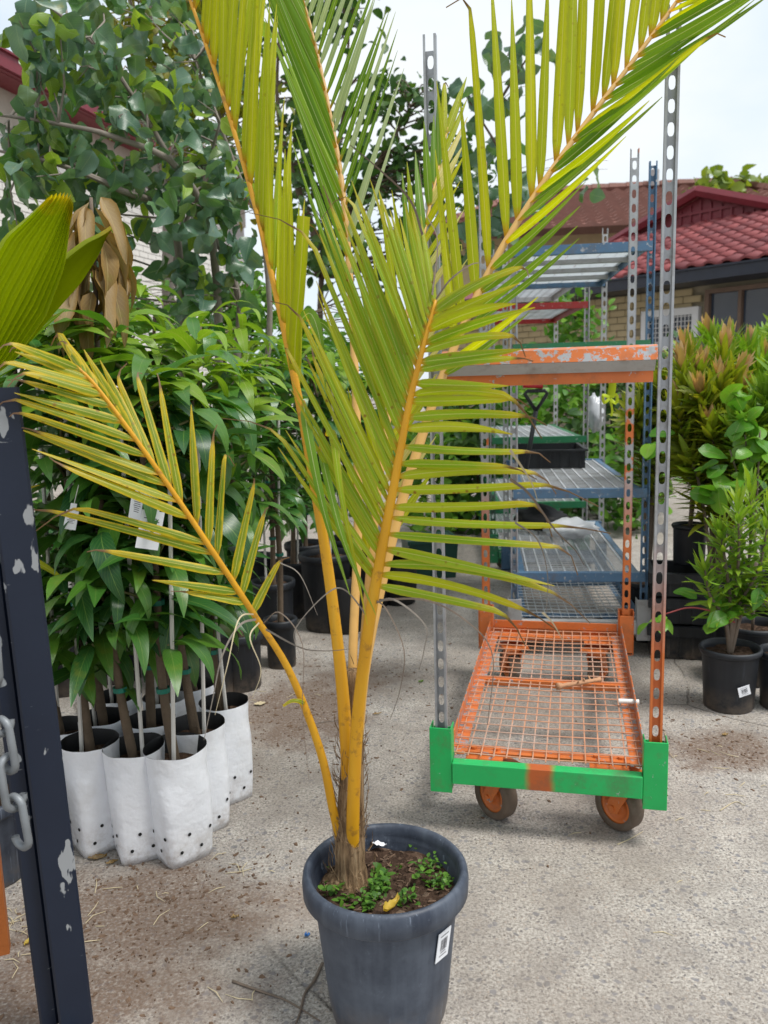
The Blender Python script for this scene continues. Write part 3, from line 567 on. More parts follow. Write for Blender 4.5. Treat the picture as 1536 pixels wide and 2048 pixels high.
def upper_shelf(T):
    b = MB(); a = W1 / 2 - .0195
    prof = [(-.040, 1.172), (-.030, 1.200), (-.004, 1.206), (-.004, 1.203), (-.027, 1.197), (-.036, 1.172)]
    for s_ in (0,): b.add([T1 @ Vector((x, y, z)) for x in (-a, a) for y, z in prof], [tuple(range(5, -1, -1)), tuple(range(6, 12))] + [(i, (i + 1) % 6, 6 + (i + 1) % 6, 6 + i) for i in range(6)])
    sh = b.build('shelf', 'orange_worn', T)
    b = MB(); b.add([T1 @ Vector((x, y, z)) for x in (-a + .004, a - .004) for y, z in ((-.0385, 1.171), (-.012, 1.148), (-.010, 1.151), (-.034, 1.1715))], [(0, 4, 5, 1), (1, 5, 6, 2), (2, 6, 7, 3), (3, 7, 4, 0), (3, 2, 1, 0), (4, 5, 6, 7)]); b.build('folded_lip', 'galv', sh)
    b = MB(); b.box((0, .004, 1.138), (W1 - .05, .004, .03), T1); b.box((0, L1 - .03, 1.150), (W1 - .05, .004, .04), T1); b.build('inner_beam', 'orange_paint', sh)
    for s_ in (-1, 1): b = MB(); b.box((s_ * (W1 / 2 - .026), L1 / 2, 1.155), (.004, L1 - .07, .036), T1); b.build('side_beam', 'orange_paint', sh)
    b = MB(); q_ = W1 / 2 - .03
    for k in range(44): b.box((0, lerp(.02, L1 - .04, k / 43), 1.160), (2 * q_, .0026, .0026), T1)
    for k in range(9): b.box((lerp(-q_, q_, (k + .5) / 9), L1 / 2, 1.163), (.006, L1 - .08, .003), T1)
    b.build('wire_mesh', 'wire_grey', sh)
upper_shelf([o for o in S.objects if o.name == 'nursery_trolley'][0])
c2 = (A(1030, 1130, 3.27) + A(1290, 1130, 3.27)) / 2; T2 = TM(c2.x, 3.29, R(-7)); W2, L2 = .52, 1.25
trolley('blue trolley of wire mesh shelves parked behind the orange deck trolley', T2, W2, L2, (1.62, 1.93, 1.86, 1.9), ('blue_post', 'blue_paint', 'galv', 'galv'), 'blue_paint', 'galv', 'wire_grey',
        [(.345, 'blue_paint', 'wire_grey'), (.69, 'blue_paint', 'wire_grey'), (1.27, 'dark_green_paint', 'wire_grey'), (1.64, 'blue_paint', 'shelf_sheet', 'sheet')], [(-.15, .1, R(80)), (.15, .1, R(70)), (-.15, L2 - .1, R(90)), (.15, L2 - .1, R(90))], dz=.16)
c3 = (A(985, 600, 4.75) + A(1215, 600, 4.75)) / 2; T3 = TM(c3.x - .06, 4.75, R(-4))
trolley('grey and green trolley with a red shelf edge, parked behind the blue trolley', T3, .53, 1.25, (1.85, 1.75, 1.8, 1.75), ('green_post', 'galv', 'green_post', 'galv'), 'dark_green_paint', 'dark_green_paint', 'wire_grey',
        [(.42, 'dark_green_paint', 'wire_grey'), (.80, 'dark_green_paint', 'wire_grey'), (1.55, 'red_paint', 'wire_grey'), (1.70, 'galv', 'wire_grey')], [(-.15, .1, R(85)), (.15, .1, R(75)), (-.15, 1.15, R(90)), (.15, 1.15, R(90))], dz=.16)

# ------------------------------------------------------------------ pots, bags, soil helpers
def pot(parent, c, r, h, mat, lipw=.012, liph=.035, taper=.78, soil_d=.05, n=48, soil_r=None):
    p = MB(); rb = r * taper; ro = r - lipw
    p.lathe([(.001, .004), (rb * .9, .004), (rb * .97, 0), (rb, .006), (ro - .001, h - liph - .004), (ro + .001, h - liph), (r - .003, h - liph - .002), (r, h - liph + .004), (r + .001, h - .006), (r - .003, h), (ro + .002, h), (ro - .004, h - .004), (ro - .008, h - liph), (rb * .98, h * .4)], c, n)
    o = p.build('pot', mat, parent, True)
    soil(parent, c, (ro - .005) * (1 - .2 * soil_d / h) + .001, h - soil_d, n); return o
def soil(parent, c, r, z, n=32):
    s = MB(); c = Vector(c); vs = []; rings = 7
    for i in range(rings + 1):
        for j in range(n):
            a = 2 * math.pi * j / n; k = r * i / rings; x, y = math.cos(a) * k, math.sin(a) * k
            vs.append(c + Vector((x, y, z + .012 * noise.noise(Vector((x * 25 + c.x * 9, y * 25, c.y * 5))) + .004 * noise.noise(Vector((x * 90, y * 90, c.x))))))
    s.add(vs, [(i * n + j, i * n + (j + 1) % n, (i + 1) * n + (j + 1) % n, (i + 1) * n + j) for i in range(rings) for j in range(n)]); return s.build('soil', 'soil', parent, True)
def barcode(parent, C, ex, ez, nrm, w, h):     # sticker with bars, at C, axes ex (across) and ez (up)
    p = MB(); o = nrm * .0012; p.add([C + ex * (a * w / 2) + ez * (b_ * h / 2) + o for a, b_ in ((-1, -1), (1, -1), (1, 1), (-1, 1))] + [C + ex * (a * w / 2) + ez * (b_ * h / 2) for a, b_ in ((-1, -1), (1, -1), (1, 1), (-1, 1))], [(0, 1, 2, 3), (0, 4, 5, 1), (1, 5, 6, 2), (2, 6, 7, 3), (3, 7, 4, 0)]); st = p.build('price_sticker', 'paper', parent)
    q_ = MB(); x = -.26; o2 = nrm * .0017; random.seed(3)
    while x < .26:
        bw = random.choice((.012, .012, .024, .036)); q_.add([C + ex * ((x + a * bw) * w) + ez * ((b_ * .20 + .04) * h) + o2 for a, b_ in ((0, -1), (1, -1), (1, 1), (0, 1))], [(0, 1, 2, 3)]); x += bw + random.choice((.012, .02, .03))
    for (zz, x0, x1) in ((.36, -.32, .30), (-.22, -.2, .2), (-.33, -.28, .28)):
        x = x0
        while x < x1: bw = rnd(.02, .06); q_.add([C + ex * ((x + a * bw) * w) + ez * ((zz + b_ * .018) * h) + o2 for a, b_ in ((0, -1), (1, -1), (1, 1), (0, 1))], [(0, 1, 2, 3)]); x += bw + .018
    q_.build('barcode', 'ink', st)
# ------------------------------------------------------------------ coconut palm in its pot
random.seed(11)
PH = .285; PC = G(770, 1730, PH); PC.z = 0; PR = (G(937, 1735, PH) - G(603, 1735, PH)).length / 2
palm = thing('potted_coconut_palm', PC, 'young coconut palm with yellow stalks and split fronds in a big grey-blue pot', 'palm')
pp = MB(); ro = PR - .017; rb = PR * .70
pp.lathe([(.001, .004), (rb * .9, .004), (rb * .97, 0), (rb, .008), (rb * 1.04, .03), (ro - .004, PH - .06), (ro - .003, PH - .05), (PR - .006, PH - .047), (PR - .001, PH - .042), (PR, PH - .02), (PR - .002, PH - .006), (PR - .007, PH), (PR - .012, PH - .001), (PR - .016, PH - .006), (PR - .018, PH - .02), (PR - .0175, PH - .024), (PR - .020, PH - .028), (PR - .0195, PH - .034), (PR - .022, PH - .04), (rb * 1.02, .08)], PC, 72)
po = pp.build('pot', 'pot_blue_black', palm, True)
SZ = PH - .048; soil(palm, PC, PR - .022, SZ, 48)
an = R(-90 + 50); nv = Vector((math.cos(an), math.sin(an), -.0)); rs = lerp(rb * 1.04, ro - .004, (.185 - .03) / (PH - .09))
tl_ = Vector((ro - rb * 1.04, 0, PH - .09)).normalized(); ez_ = (nv * tl_.x + VZ * tl_.z).normalized(); ex_ = Vector((-nv.y, nv.x, 0)); ez2 = (ez_ + ex_ * .06).normalized()
barcode(po, PC + nv * (rs + .0015) + VZ * .185, (ex_ - ez_ * .06).normalized(), ez2, ex_.cross(ez_).normalized(), .036, .056)
TB = G(708, 1760, SZ); YT = TB.y
b = MB(); tp = [A(702, 1790, YT - .005), A(702, 1755, YT), A(700, 1700, YT), A(702, 1600, YT + .01), A(706, 1480, YT + .015), A(709, 1340, YT + .02)]
b.tube(spline(tp, 30), [lerp(.044, .0275, min(1, i / 9)) + .003 * noise.noise((i * .7, 0, 0)) if i < 14 else lerp(.0275, .014, (i - 14) / 16) for i in range(31)], 18)
b.build('trunk', 'fibre', palm, True)
b = MB(); bc = A(688, 1768, YT)         # the husk of the nut and loose fibre skirts
vs = []; n_ = 18
for i in range(9):
    for j in range(n_):
        a, e = 2 * math.pi * j / n_, -math.pi / 2 + math.pi * i / 8; d = Vector((math.cos(a) * math.cos(e), math.sin(a) * math.cos(e), math.sin(e))); k = 1 + .25 * noise.noise(d * 2.2); vs.append(bc + Vector((d.x * .042, d.y * .036, d.z * .026)) * k)
b.add(vs, [(i * n_ + j, i * n_ + (j + 1) % n_, (i + 1) * n_ + (j + 1) % n_, (i + 1) * n_ + j) for i in range(8) for j in range(n_)]); b.build('husk', 'fibre', palm, True)
b = MB()
for k in range(230):
    z = rnd(.0, .38); a = rnd(0, 2 * math.pi); base = A(703, 1770 - z * 1150, YT + z * .05); r_ = lerp(.044, .0275, min(1, z / .08)) if z < .16 else lerp(.0275, .015, (z - .16) / .22); d = Vector((math.cos(a), math.sin(a), 0)); p0 = base + d * r_ * .97
    p1 = p0 + d * rnd(.001, .010) + VZ * rnd(.01, .05) + Vector((-d.y, d.x, 0)) * rnd(-.02, .02); b.tube([p0, (p0 + p1) / 2 + d * rnd(0, .005), p1], [.0008, .0007, .0003], 3, False)
b.build('fibre_hair', 'fibre', palm)

def ribbon(path, w, prof, fold, roll, seed=0, nrm=None):
    P = path; n = len(P); vs = []; uvs = []
    N0 = nrm or (CAM - P[0])
    for i, p in enumerate(P):
        t = i / (n - 1); T = (P[min(i + 1, n - 1)] - P[max(0, i - 1)]).normalized(); N = N0 - T * N0.dot(T); N.normalize(); N = Matrix.Rotation(roll + .25 * math.sin(t * 2.5 + seed), 3, T) @ N; B = T.cross(N)
        hw = w / 2 * prof(t)
        for s_ in (-1, 0, 1): vs.append(p + B * (s_ * hw * math.cos(fold)) + N * (-abs(s_) * hw * math.sin(fold))); uvs.append((t, .5 + .5 * s_))
    fs = []
    for i in range(n - 1): a = i * 3; fs += [(a, a + 1, a + 4, a + 3), (a + 1, a + 2, a + 5, a + 4)]
    return vs, fs, uvs
def pgreen(t): return max(.03, min(1, .30 + t * 6) * (1 - max(0, (t - .35) / .65) ** 1.5 * .93))
def pdry(t): return min(1, .30 + t * 6) * (1 - .62 * t ** 1.3) if t < .80 else max(.13, .54 - (t - .80) * 7) if t < .86 else max(.10, .15 - (t - .86) * .4)
def frond(ctrl, rad, sides, mat_r='petiole', flat=.7):
    P3 = [A(*c) for c in ctrl]; path = spline(P3, 44); n = len(path) - 1
    b = MB(); b.tube(path, [table(rad, i / n)[0] for i in range(n + 1)], 12, True, flat); F = b.build('frond', mat_r, palm, True)
    for (num, t0, t1, tab, wpx, mat, drychance, dY, bow, roll) in sides:
        for k in range(num):
            t = lerp(t0, t1, (k + rnd(.2, .8)) / num); i = t * n; p = path[int(i)].lerp(path[min(n, int(i) + 1)], i - int(i)); x, y = PX(p)
            dx, dy = table(tab, t); ln = math.hypot(dx, dy); j = rnd(.84, 1.10); wob = bow > .03; dx, dy = dx * j + rnd(-.035, .035) * ln, dy * j + rnd(-.035, .035) * ln * (2.2 if wob else 1)
            Yt = p.y + dY * rnd(.5, 1.3); dry = random.random() < drychance; ex = rnd(1.15, 1.38) if dry else 1.0
            p2 = A(x + dx, y + dy, Yt); L = (p2 - p).length; mid = (p + p2) / 2 + VZ * bow * L * rnd(*((-.6, 3.2) if wob else (.5, 1.3))) + Vector((0, -.04 * L, 0))
            q = []; m_ = 13; fz_, fx_ = rnd(.1, 1.5), rnd(-.6, .6)
            for s_ in range(m_):
                u = s_ / (m_ - 1) * ex; q.append(p * (1 - u) ** 2 + mid * 2 * u * (1 - u) + p2 * u * u if u <= 1 else p2 + (p2 - mid).normalized() * (u - 1) * L - VZ * (u - 1) ** 2 * L * 2.5 * fz_ + Vector((1, 0, 0)) * (u - 1) ** 2 * L * 3 * fx_)
            w_ = wpx * p.y / CF * rnd(.88, 1.1)
            lb = MB(); rb_ = ribbon(q, w_, pdry if dry else pgreen, rnd(.2, .45), roll + rnd(-.35, .35), k); lb.add(rb_[0], rb_[1], rb_[2] if dry else [(u_[0] * .81, u_[1]) for u_ in rb_[2]]); lb.build('leaflet', mat if not isinstance(mat, tuple) else random.choice(mat), F, True)
    return F
def strip(F, pts, w, mat, prof=pgreen, roll=0, n=16, fold=.3):
    lb = MB(); rb_ = ribbon(spline([A(*p) for p in pts], n), w, prof, fold, roll); lb.add(rb_[0], rb_[1], [(u_[0] * .8, u_[1]) for u_ in rb_[2]]); return lb.build('leaflet', mat, F, True)
Y0 = YT
F6 = frond([(712, 1480, Y0 + .02), (722, 1380, Y0 + .05), (735, 1200, Y0 + .10), (760, 950, Y0 + .18), (800, 700, Y0 + .30), (845, 480, Y0 + .42), (895, 255, Y0 + .55)], [(0, .009), (.4, .008), (1, .002)],
    [(17, .38, 1, [(.38, -70, -260), (.7, -40, -280), (1, 10, -120)], 17, ('leaflet_green', 'leaflet_lime'), .1, .05, .02, 0), (19, .36, 1, [(.36, 130, -180), (.7, 120, -170), (1, 40, -110)], 15, ('leaflet_straw', 'leaflet_lime'), .1, .08, -.03, .2)], 'rachis_tan')
F3 = frond([(706, 1500, Y0 + .015), (706, 1300, Y0 + .05), (716, 1050, Y0 + .12), (712, 800, Y0 + .18), (700, 560, Y0 + .25), (684, 370, Y0 + .31), (662, 240, Y0 + .36), (635, 110, Y0 + .40), (604, -5, Y0 + .43), (560, -120, Y0 + .47)], [(0, .0085), (.3, .008), (.6, .005), (1, .002)],
    [(30, .40, 1, [(.40, -110, -330), (.6, -170, -400), (.8, -200, -400), (1, -140, -260)], 15, 'leaflet_green', .05, -.10, -.03, .35), (24, .44, 1, [(.44, 110, -330), (.65, 98, -300), (.8, 75, -235), (1, 45, -170)], 10.5, ('leaflet_pale', 'leaflet_pale', 'leaflet_green'), .0, -.04, -.01, -.2)], 'rachis_tan')
F5 = frond([(712, 1530, Y0 + .012), (730, 1330, Y0 + .04), (778, 1100, Y0 + .09), (835, 900, Y0 + .14), (900, 715, Y0 + .19), (985, 530, Y0 + .24), (1080, 375, Y0 + .28), (1165, 255, Y0 + .31), (1260, 130, Y0 + .34), (1345, 15, Y0 + .36), (1430, -110, Y0 + .38)], [(0, .010), (.2, .0105), (.4, .008), (.6, .006), (1, .003)],
    [(22, .40, 1, [(.40, -50, -450), (.5, -25, -520), (.65, 15, -530), (.8, 55, -450), (1, 60, -300)], 22, 'leaflet_lime', .08, .08, .0, .15), (26, .36, 1, [(.36, 190, -150), (.5, 240, -215), (.65, 300, -245), (.8, 320, -190), (1, 230, -100)], 19, ('leaflet_lime', 'leaflet_green', 'leaflet_green'), .1, -.12, -.05, .5)], 'rachis_tan')
F2 = frond([(694, 1600, Y0 + .012), (692, 1480, Y0 - .012), (680, 1330, Y0 - .02), (655, 1130, Y0 - .02), (625, 950, Y0 - .01), (590, 760, Y0), (548, 570, Y0 + .02), (510, 410, Y0 + .05), (455, 220, Y0 + .08), (405, 70, Y0 + .11), (355, -70, Y0 + .14)], [(0, .010), (.12, .0115), (.25, .0098), (.4, .008), (.6, .005), (1, .0025)],
    [(19, .49, 1, [(.49, 4, -330), (.62, 0, -430), (.75, 15, -500), (.9, 40, -460), (1, 60, -300)], 19, 'leaflet_lime', .08, -.03, .0, -.45), (18, .47, 1, [(.47, 25, -320), (.62, 25, -440), (.75, 55, -500), (.9, 90, -460), (1, 110, -300)], 19, ('leaflet_lime', 'leaflet_lime', 'leaflet_front'), .08, .07, .0, .5)])
F1 = frond([(684, 1700, Y0 - .0), (666, 1620, Y0 - .01), (640, 1500, Y0 - .03), (580, 1345, Y0 - .05), (515, 1240, Y0 - .06), (440, 1125, Y0 - .08), (350, 990, Y0 - .09), (262, 865, Y0 - .10), (190, 770, Y0 - .10), (152, 732, Y0 - .10)], [(0, .008), (.15, .0078), (.45, .0055), (1, .0022)],
    [(18, .46, .99, [(.47, -130, -20), (.52, -200, -27), (.565, -280, -73), (.61, -295, -120), (.67, -305, -112), (.72, -285, -92), (.8, -215, -62), (.86, -175, -52), (1, -110, -45)], 21, 'leaflet_yellow', .85, -.05, .02, .25), (17, .445, .99, [(.455, 58, -90), (.498, 43, -165), (.55, 20, -202), (.593, 10, -220), (.638, -30, -230), (.69, -65, -212), (.755, -92, -188), (.80, -85, -120), (1, -40, -60)], 21, 'leaflet_yellow', .8, .05, .02, -.2)])
F4 = frond([(705, 1722, Y0 - .012), (707, 1600, Y0 - .028), (716, 1430, Y0 - .045), (738, 1250, Y0 - .08), (762, 1110, Y0 - .10), (790, 960, Y0 - .12), (818, 810, Y0 - .13), (845, 700, Y0 - .14), (872, 600, Y0 - .14)], [(0, .012), (.15, .0115), (.4, .0095), (.7, .0058), (1, .0022)],
    [(37, .44, 1, [(.44, -185, -240), (.55, -160, -340), (.7, -150, -400), (.85, -125, -350), (1, -25, -200)], 16.5, 'leaflet_front', .3, .05, -.01, .25), (24, .43, 1, [(.43, 240, 30), (.5, 320, 65), (.57, 300, -10), (.68, 245, 0), (.8, 200, -10), (.9, 200, -65), (.96, 175, -75), (1, 90, -80)], 24, 'leaflet_front', .6, -.06, .035, -.1)])
# leaflets that have bent over or dried to strings
for pts, w_, mt in (([(600, 640, Y0 - .03), (622, 628, Y0 - .05), (640, 680, Y0 - .08), (652, 780, Y0 - .08)], .017, 'leaflet_green'), ([(612, 640, Y0 - .02), (650, 650, Y0 - .05), (680, 700, Y0 - .07), (690, 730, Y0 - .07)], .012, 'leaflet_green'),
                    ([(606, 800, Y0 - .03), (618, 880, Y0 - .09), (650, 1030, Y0 - .12), (700, 1190, Y0 - .13)], .016, 'leaflet_green'), ([(650, 870, Y0 - .03), (666, 875, Y0 - .08), (684, 1000, Y0 - .13), (735, 1250, Y0 - .13)], .014, 'leaflet_front'),
                    ([(640, 890, Y0 - .03), (655, 960, Y0 - .1), (690, 1090, Y0 - .14), (752, 1230, Y0 - .14)], .013, 'leaflet_green')): strip(F2, pts, w_, mt)
strip(F2, [(592, 760, Y0), (590, 690, Y0 - .01), (600, 560, Y0 - .02), (608, 432, Y0 - .02)], .022, 'leaflet_lime', lambda t: min(1, .3 + t * 5))
for F, pts, w_, mt in ((F1, [(516, 1238, Y0 - .06), (480, 1250, Y0 - .1), (445, 1310, Y0 - .12), (425, 1400, Y0 - .12), (408, 1480, Y0 - .12)], .0042, 'grey_twig'), (F1, [(512, 1228, Y0 - .06), (478, 1238, Y0 - .1), (455, 1330, Y0 - .13), (430, 1430, Y0 - .13)], .003, 'straw'), (F1, [(520, 1243, Y0 - .06), (500, 1275, Y0 - .1), (522, 1340, Y0 - .1), (505, 1395, Y0 - .1)], .0028, 'straw'),
                       (F1, [(526, 1247, Y0 - .06), (560, 1225, Y0 - .1), (605, 1290, Y0 - .12), (605, 1420, Y0 - .12), (618, 1560, Y0 - .1)], .003, 'twig'), (F1, [(530, 1258, Y0 - .06), (600, 1295, Y0 - .1), (650, 1302, Y0 - .1), (700, 1298, Y0 - .1)], .004, 'grey_twig'), (F1, [(560, 1125, Y0 - .07), (600, 1150, Y0 - .1), (635, 1230, Y0 - .1)], .003, 'grey_twig'),
                       (F4, [(752, 1205, Y0 - .09), (790, 1200, Y0 - .14), (850, 1250, Y0 - .16), (848, 1300, Y0 - .16), (838, 1340, Y0 - .15)], .004, 'grey_twig'), (F4, [(752, 1200, Y0 - .09), (775, 1222, Y0 - .13), (808, 1300, Y0 - .15), (800, 1380, Y0 - .14), (780, 1440, Y0 - .12)], .003, 'twig'), (F4, [(758, 1200, Y0 - .09), (850, 1200, Y0 - .15), (930, 1240, Y0 - .18), (985, 1310, Y0 - .2), (975, 1450, Y0 - .2)], .004, 'twig'),
                       (F4, [(1020, 958, Y0 - .18), (1060, 990, Y0 - .2), (1110, 1060, Y0 - .2), (1150, 1100, Y0 - .2), (1168, 1130, Y0 - .2)], .005, 'twig'), (F4, [(1030, 1045, Y0 - .18), (1075, 1080, Y0 - .2), (1095, 1150, Y0 - .2), (1092, 1230, Y0 - .2)], .004, 'grey_twig'), (F4, [(1020, 900, Y0 - .18), (1060, 960, Y0 - .2), (1075, 1000, Y0 - .2)], .006, 'straw'), (F4, [(1085, 1225, Y0 - .2), (1105, 1245, Y0 - .2), (1125, 1280, Y0 - .2)], .004, 'straw'),
                       (F4, [(740, 1240, Y0 - .08), (690, 1180, Y0 - .12), (650, 1190, Y0 - .13), (590, 1260, Y0 - .13), (600, 1310, Y0 - .13)], .003, 'grey_twig'), (F4, [(872, 598, Y0 - .14), (900, 560, Y0 - .15), (940, 530, Y0 - .15), (965, 525, Y0 - .15)], .005, 'twig'), (F4, [(845, 470, Y0 - .12), (820, 400, Y0 - .1), (760, 340, Y0 - .1), (700, 290, Y0 - .1)], .005, 'twig'), (F4, [(865, 590, Y0 - .14), (875, 480, Y0 - .1), (850, 420, Y0 - .1), (838, 320, Y0 - .1)], .004, 'twig')):
    strip(F, pts, w_, mt, lambda t: 1 - .75 * t, rnd(-1, 1), 22, .1)
strip(F1, [(610, 1408, Y0 - .05), (598, 1402, Y0 - .06), (582, 1402, Y0 - .06), (566, 1412, Y0 - .06)], .011, 'leaflet_yellow', lambda t: .9 - .5 * t)
# weeds in the pot
b = MB(); wl = leafblade(oval(.33), 3, .15, .3)
def weedspot(px, py, n, rr, hh, big=1):
    c = G(px, py, SZ)
    for k in range(n):
        a = rnd(0, 6.28); r_ = rr * math.sqrt(random.random()); p = c + Vector((math.cos(a) * r_, math.sin(a) * r_, rnd(.0, hh)))
        if (Vector((p.x - PC.x, p.y - PC.y))).length > PR - .026: continue
        d = rdir(); d.z = abs(d.z) * .5; M = frame(p, d, VZ + rdir() * .5, rnd(.007, .012) * big); b.add([M @ Vector(v) for v in wl[0]], wl[1], wl[2], random.random())
for a_ in ((770, 1690, 50, .02, .025), (790, 1670, 40, .014, .05), (835, 1700, 45, .02, .02), (870, 1695, 16, .012, .03), (885, 1730, 40, .018, .02), (875, 1770, 40, .018, .02), (755, 1790, 80, .018, .03, 1.1), (735, 1812, 40, .018, .02, 1.1), (815, 1805, 45, .018, .02), (850, 1740, 25, .015, .02), (650, 1690, 40, .02, .03), (640, 1740, 24, .02, .02), (665, 1790, 24, .02, .02, 1.3), (700, 1815, 20, .02, .015, 1.4), (800, 1750, 14, .04, .01), (890, 1775, 30, .02, .02), (770, 1770, 24, .02, .03, 1.7), (840, 1670, 20, .02, .05), (845, 1765, 10, .012, .04, 1.8)): weedspot(*a_)
stuff(b.build('weeds', 'weed_leaf', palm, True))
b = MB(); random.seed(5)
for k in range(170):
    a, r_ = rnd(0, 6.28), (PR - .03) * math.sqrt(random.random()); p = PC + Vector((math.cos(a) * r_, math.sin(a) * r_, SZ + .004)); b.box((0, 0, 0), (rnd(.003, .016), rnd(.0015, .004), .002), Matrix.Translation(p) @ Matrix.Rotation(rnd(0, 6), 4, 'Z') @ Matrix.Rotation(rnd(-.4, .4), 4, 'Y'))
stuff(b.build('bark_chips', 'chip', palm))
def crumple(name, px, py, z, L, Wd, mat, label, cat, rot=0, up=.01):
    b = MB(); c = G(px, py, z); vs = []; n1, n2 = 9, 5
    for i in range(n1):
        for j in range(n2): u, v = i / (n1 - 1) - .5, j / (n2 - 1) - .5; wv = Wd * (1 - (2 * u) ** 2 * .8); vs.append(c + Matrix.Rotation(rot, 3, 'Z') @ Vector((u * L, v * wv, .003 + up * abs(noise.noise((u * 5 + px, v * 4, 0))) * 2 + up * (2 * v) ** 2 * .5)))
    b.add(vs, [(i * n2 + j, i * n2 + j + 1, (i + 1) * n2 + j + 1, (i + 1) * n2 + j) for i in range(n1 - 1) for j in range(n2 - 1)], [(i / (n1 - 1), j / (n2 - 1)) for i in range(n1) for j in range(n2)]); return tag(rebase(b.build(name, mat, None, True)), label, cat)
crumple('petal', 757, 1693, SZ + .012, .035, .014, 'paper', 'crumpled white petal lying on the soil of the palm pot', 'petal', -.5, .006)
crumple('fallen_leaf', 783, 1818, SZ + .012, .042, .016, 'yellow_leaf', 'curled yellow dead leaf at the rim of the palm pot', 'leaf', .9, .012)

# ------------------------------------------------------------------ mango saplings
random.seed(21)
MV = variants('leaf', 'mango_leaf', [leafblade(lance(.125), 8, .22, .6, .07, .2, 0, 1), leafblade(lance(.14), 8, .15, .95, .08, .3, 0, 2), leafblade(lance(.11), 8, .3, .35, .06, .5, 0, 3), leafblade(lance(.13), 8, .2, 1.2, .1, .0, 0, 5)])
MY = variants('leaf', 'mango_young', [leafblade(lance(.115), 8, .2, 1.0, .05, .2, 0, 1), leafblade(lance(.12), 8, .25, .6, .07, .3, 0, 4)])
MW = variants('leaf', 'withered', [leafblade(lance(.13), 9, .55, .5, .16, .3, 0, 1), leafblade(lance(.15), 9, .7, .3, .2, .2, 0, 3), leafblade(lance(.12), 9, .35, .8, .2, .5, 0, 6)])
def growbag(T, c, r, h, yaw, seed):
    b = MB(); n, rows = 40, 15; vs = []
    for i in range(rows):
        z = h * i / (rows - 1); u = i / (rows - 1); sq = max(0, 1 - u * 1.25) 
        for j in range(n):
            a = 2 * math.pi * j / n; cx, sx = math.cos(a), math.sin(a); k = (abs(cx) ** lerp(2, 7, sq) + abs(sx) ** lerp(2, 7, sq)) ** (-1 / lerp(2, 7, sq)); rr = r * (.90 + .1 * u) * k * lerp(.84, 1, u ** .5 if i else 0) * (1 + .024 * noise.noise((cx * 1.6 + seed, sx * 1.6, z * 9)) + .010 * noise.noise((cx * 6, sx * 6 + seed, z * 30)))
            zz = z + (.004 * noise.noise((cx * 2, sx * 2, seed * 3.1)) if i == rows - 1 else 0); zz = max(.001, zz)
            vs.append(Vector(c) + Vector((math.cos(a + yaw) * rr, math.sin(a + yaw) * rr, zz)))
    fs = [(i * n + j, i * n + (j + 1) % n, (i + 1) * n + (j + 1) % n, (i + 1) * n + j) for i in range(rows - 1) for j in range(n)] + [tuple(range(n - 1, -1, -1))]
    b.add(vs, fs); top = vs[-n:]; inner = [Vector(c) + (v - Vector(c)) * .975 + VZ * (.0 if k else 0) for k, v in enumerate(top)]; low = [Vector((lerp(c[0], v.x, .93), lerp(c[1], v.y, .93), h - .06)) for v in top]
    o = len(b.v); bag = b.build('grow_bag', 'white_film', T, True)
    q = MB(); ins = [Vector((lerp(c[0], v.x, .985), lerp(c[1], v.y, .985), v.z - .001)) for v in top]; q.add([v + VZ * .0005 for v in top] + ins + low, [(j, (j + 1) % n, n + (j + 1) % n, n + j) for j in range(n)] + [(n + j, n + (j + 1) % n, 2 * n + (j + 1) % n, 2 * n + j) for j in range(n)]); q.build('lining', 'bag_inside', bag, True)
    d = MB()
    for j in range(0, n, 5):
        for i in (2, 4):
            jj = (j + i) % n; p = vs[i * n + jj]; nr = (vs[i * n + (jj + 1) % n] - vs[i * n + jj - 1]).cross(VZ).normalized(); p = p + nr * .0016; tn = nr.cross(VZ)
            d.add([p + (tn * math.cos(t_) + VZ * math.sin(t_)) * .0045 for t_ in [k * math.pi / 4 for k in range(8)]], [tuple(range(8))])
    d.build('drain_holes', 'hole_black', bag); soil(T, c, r * .95, h - .045, 28)
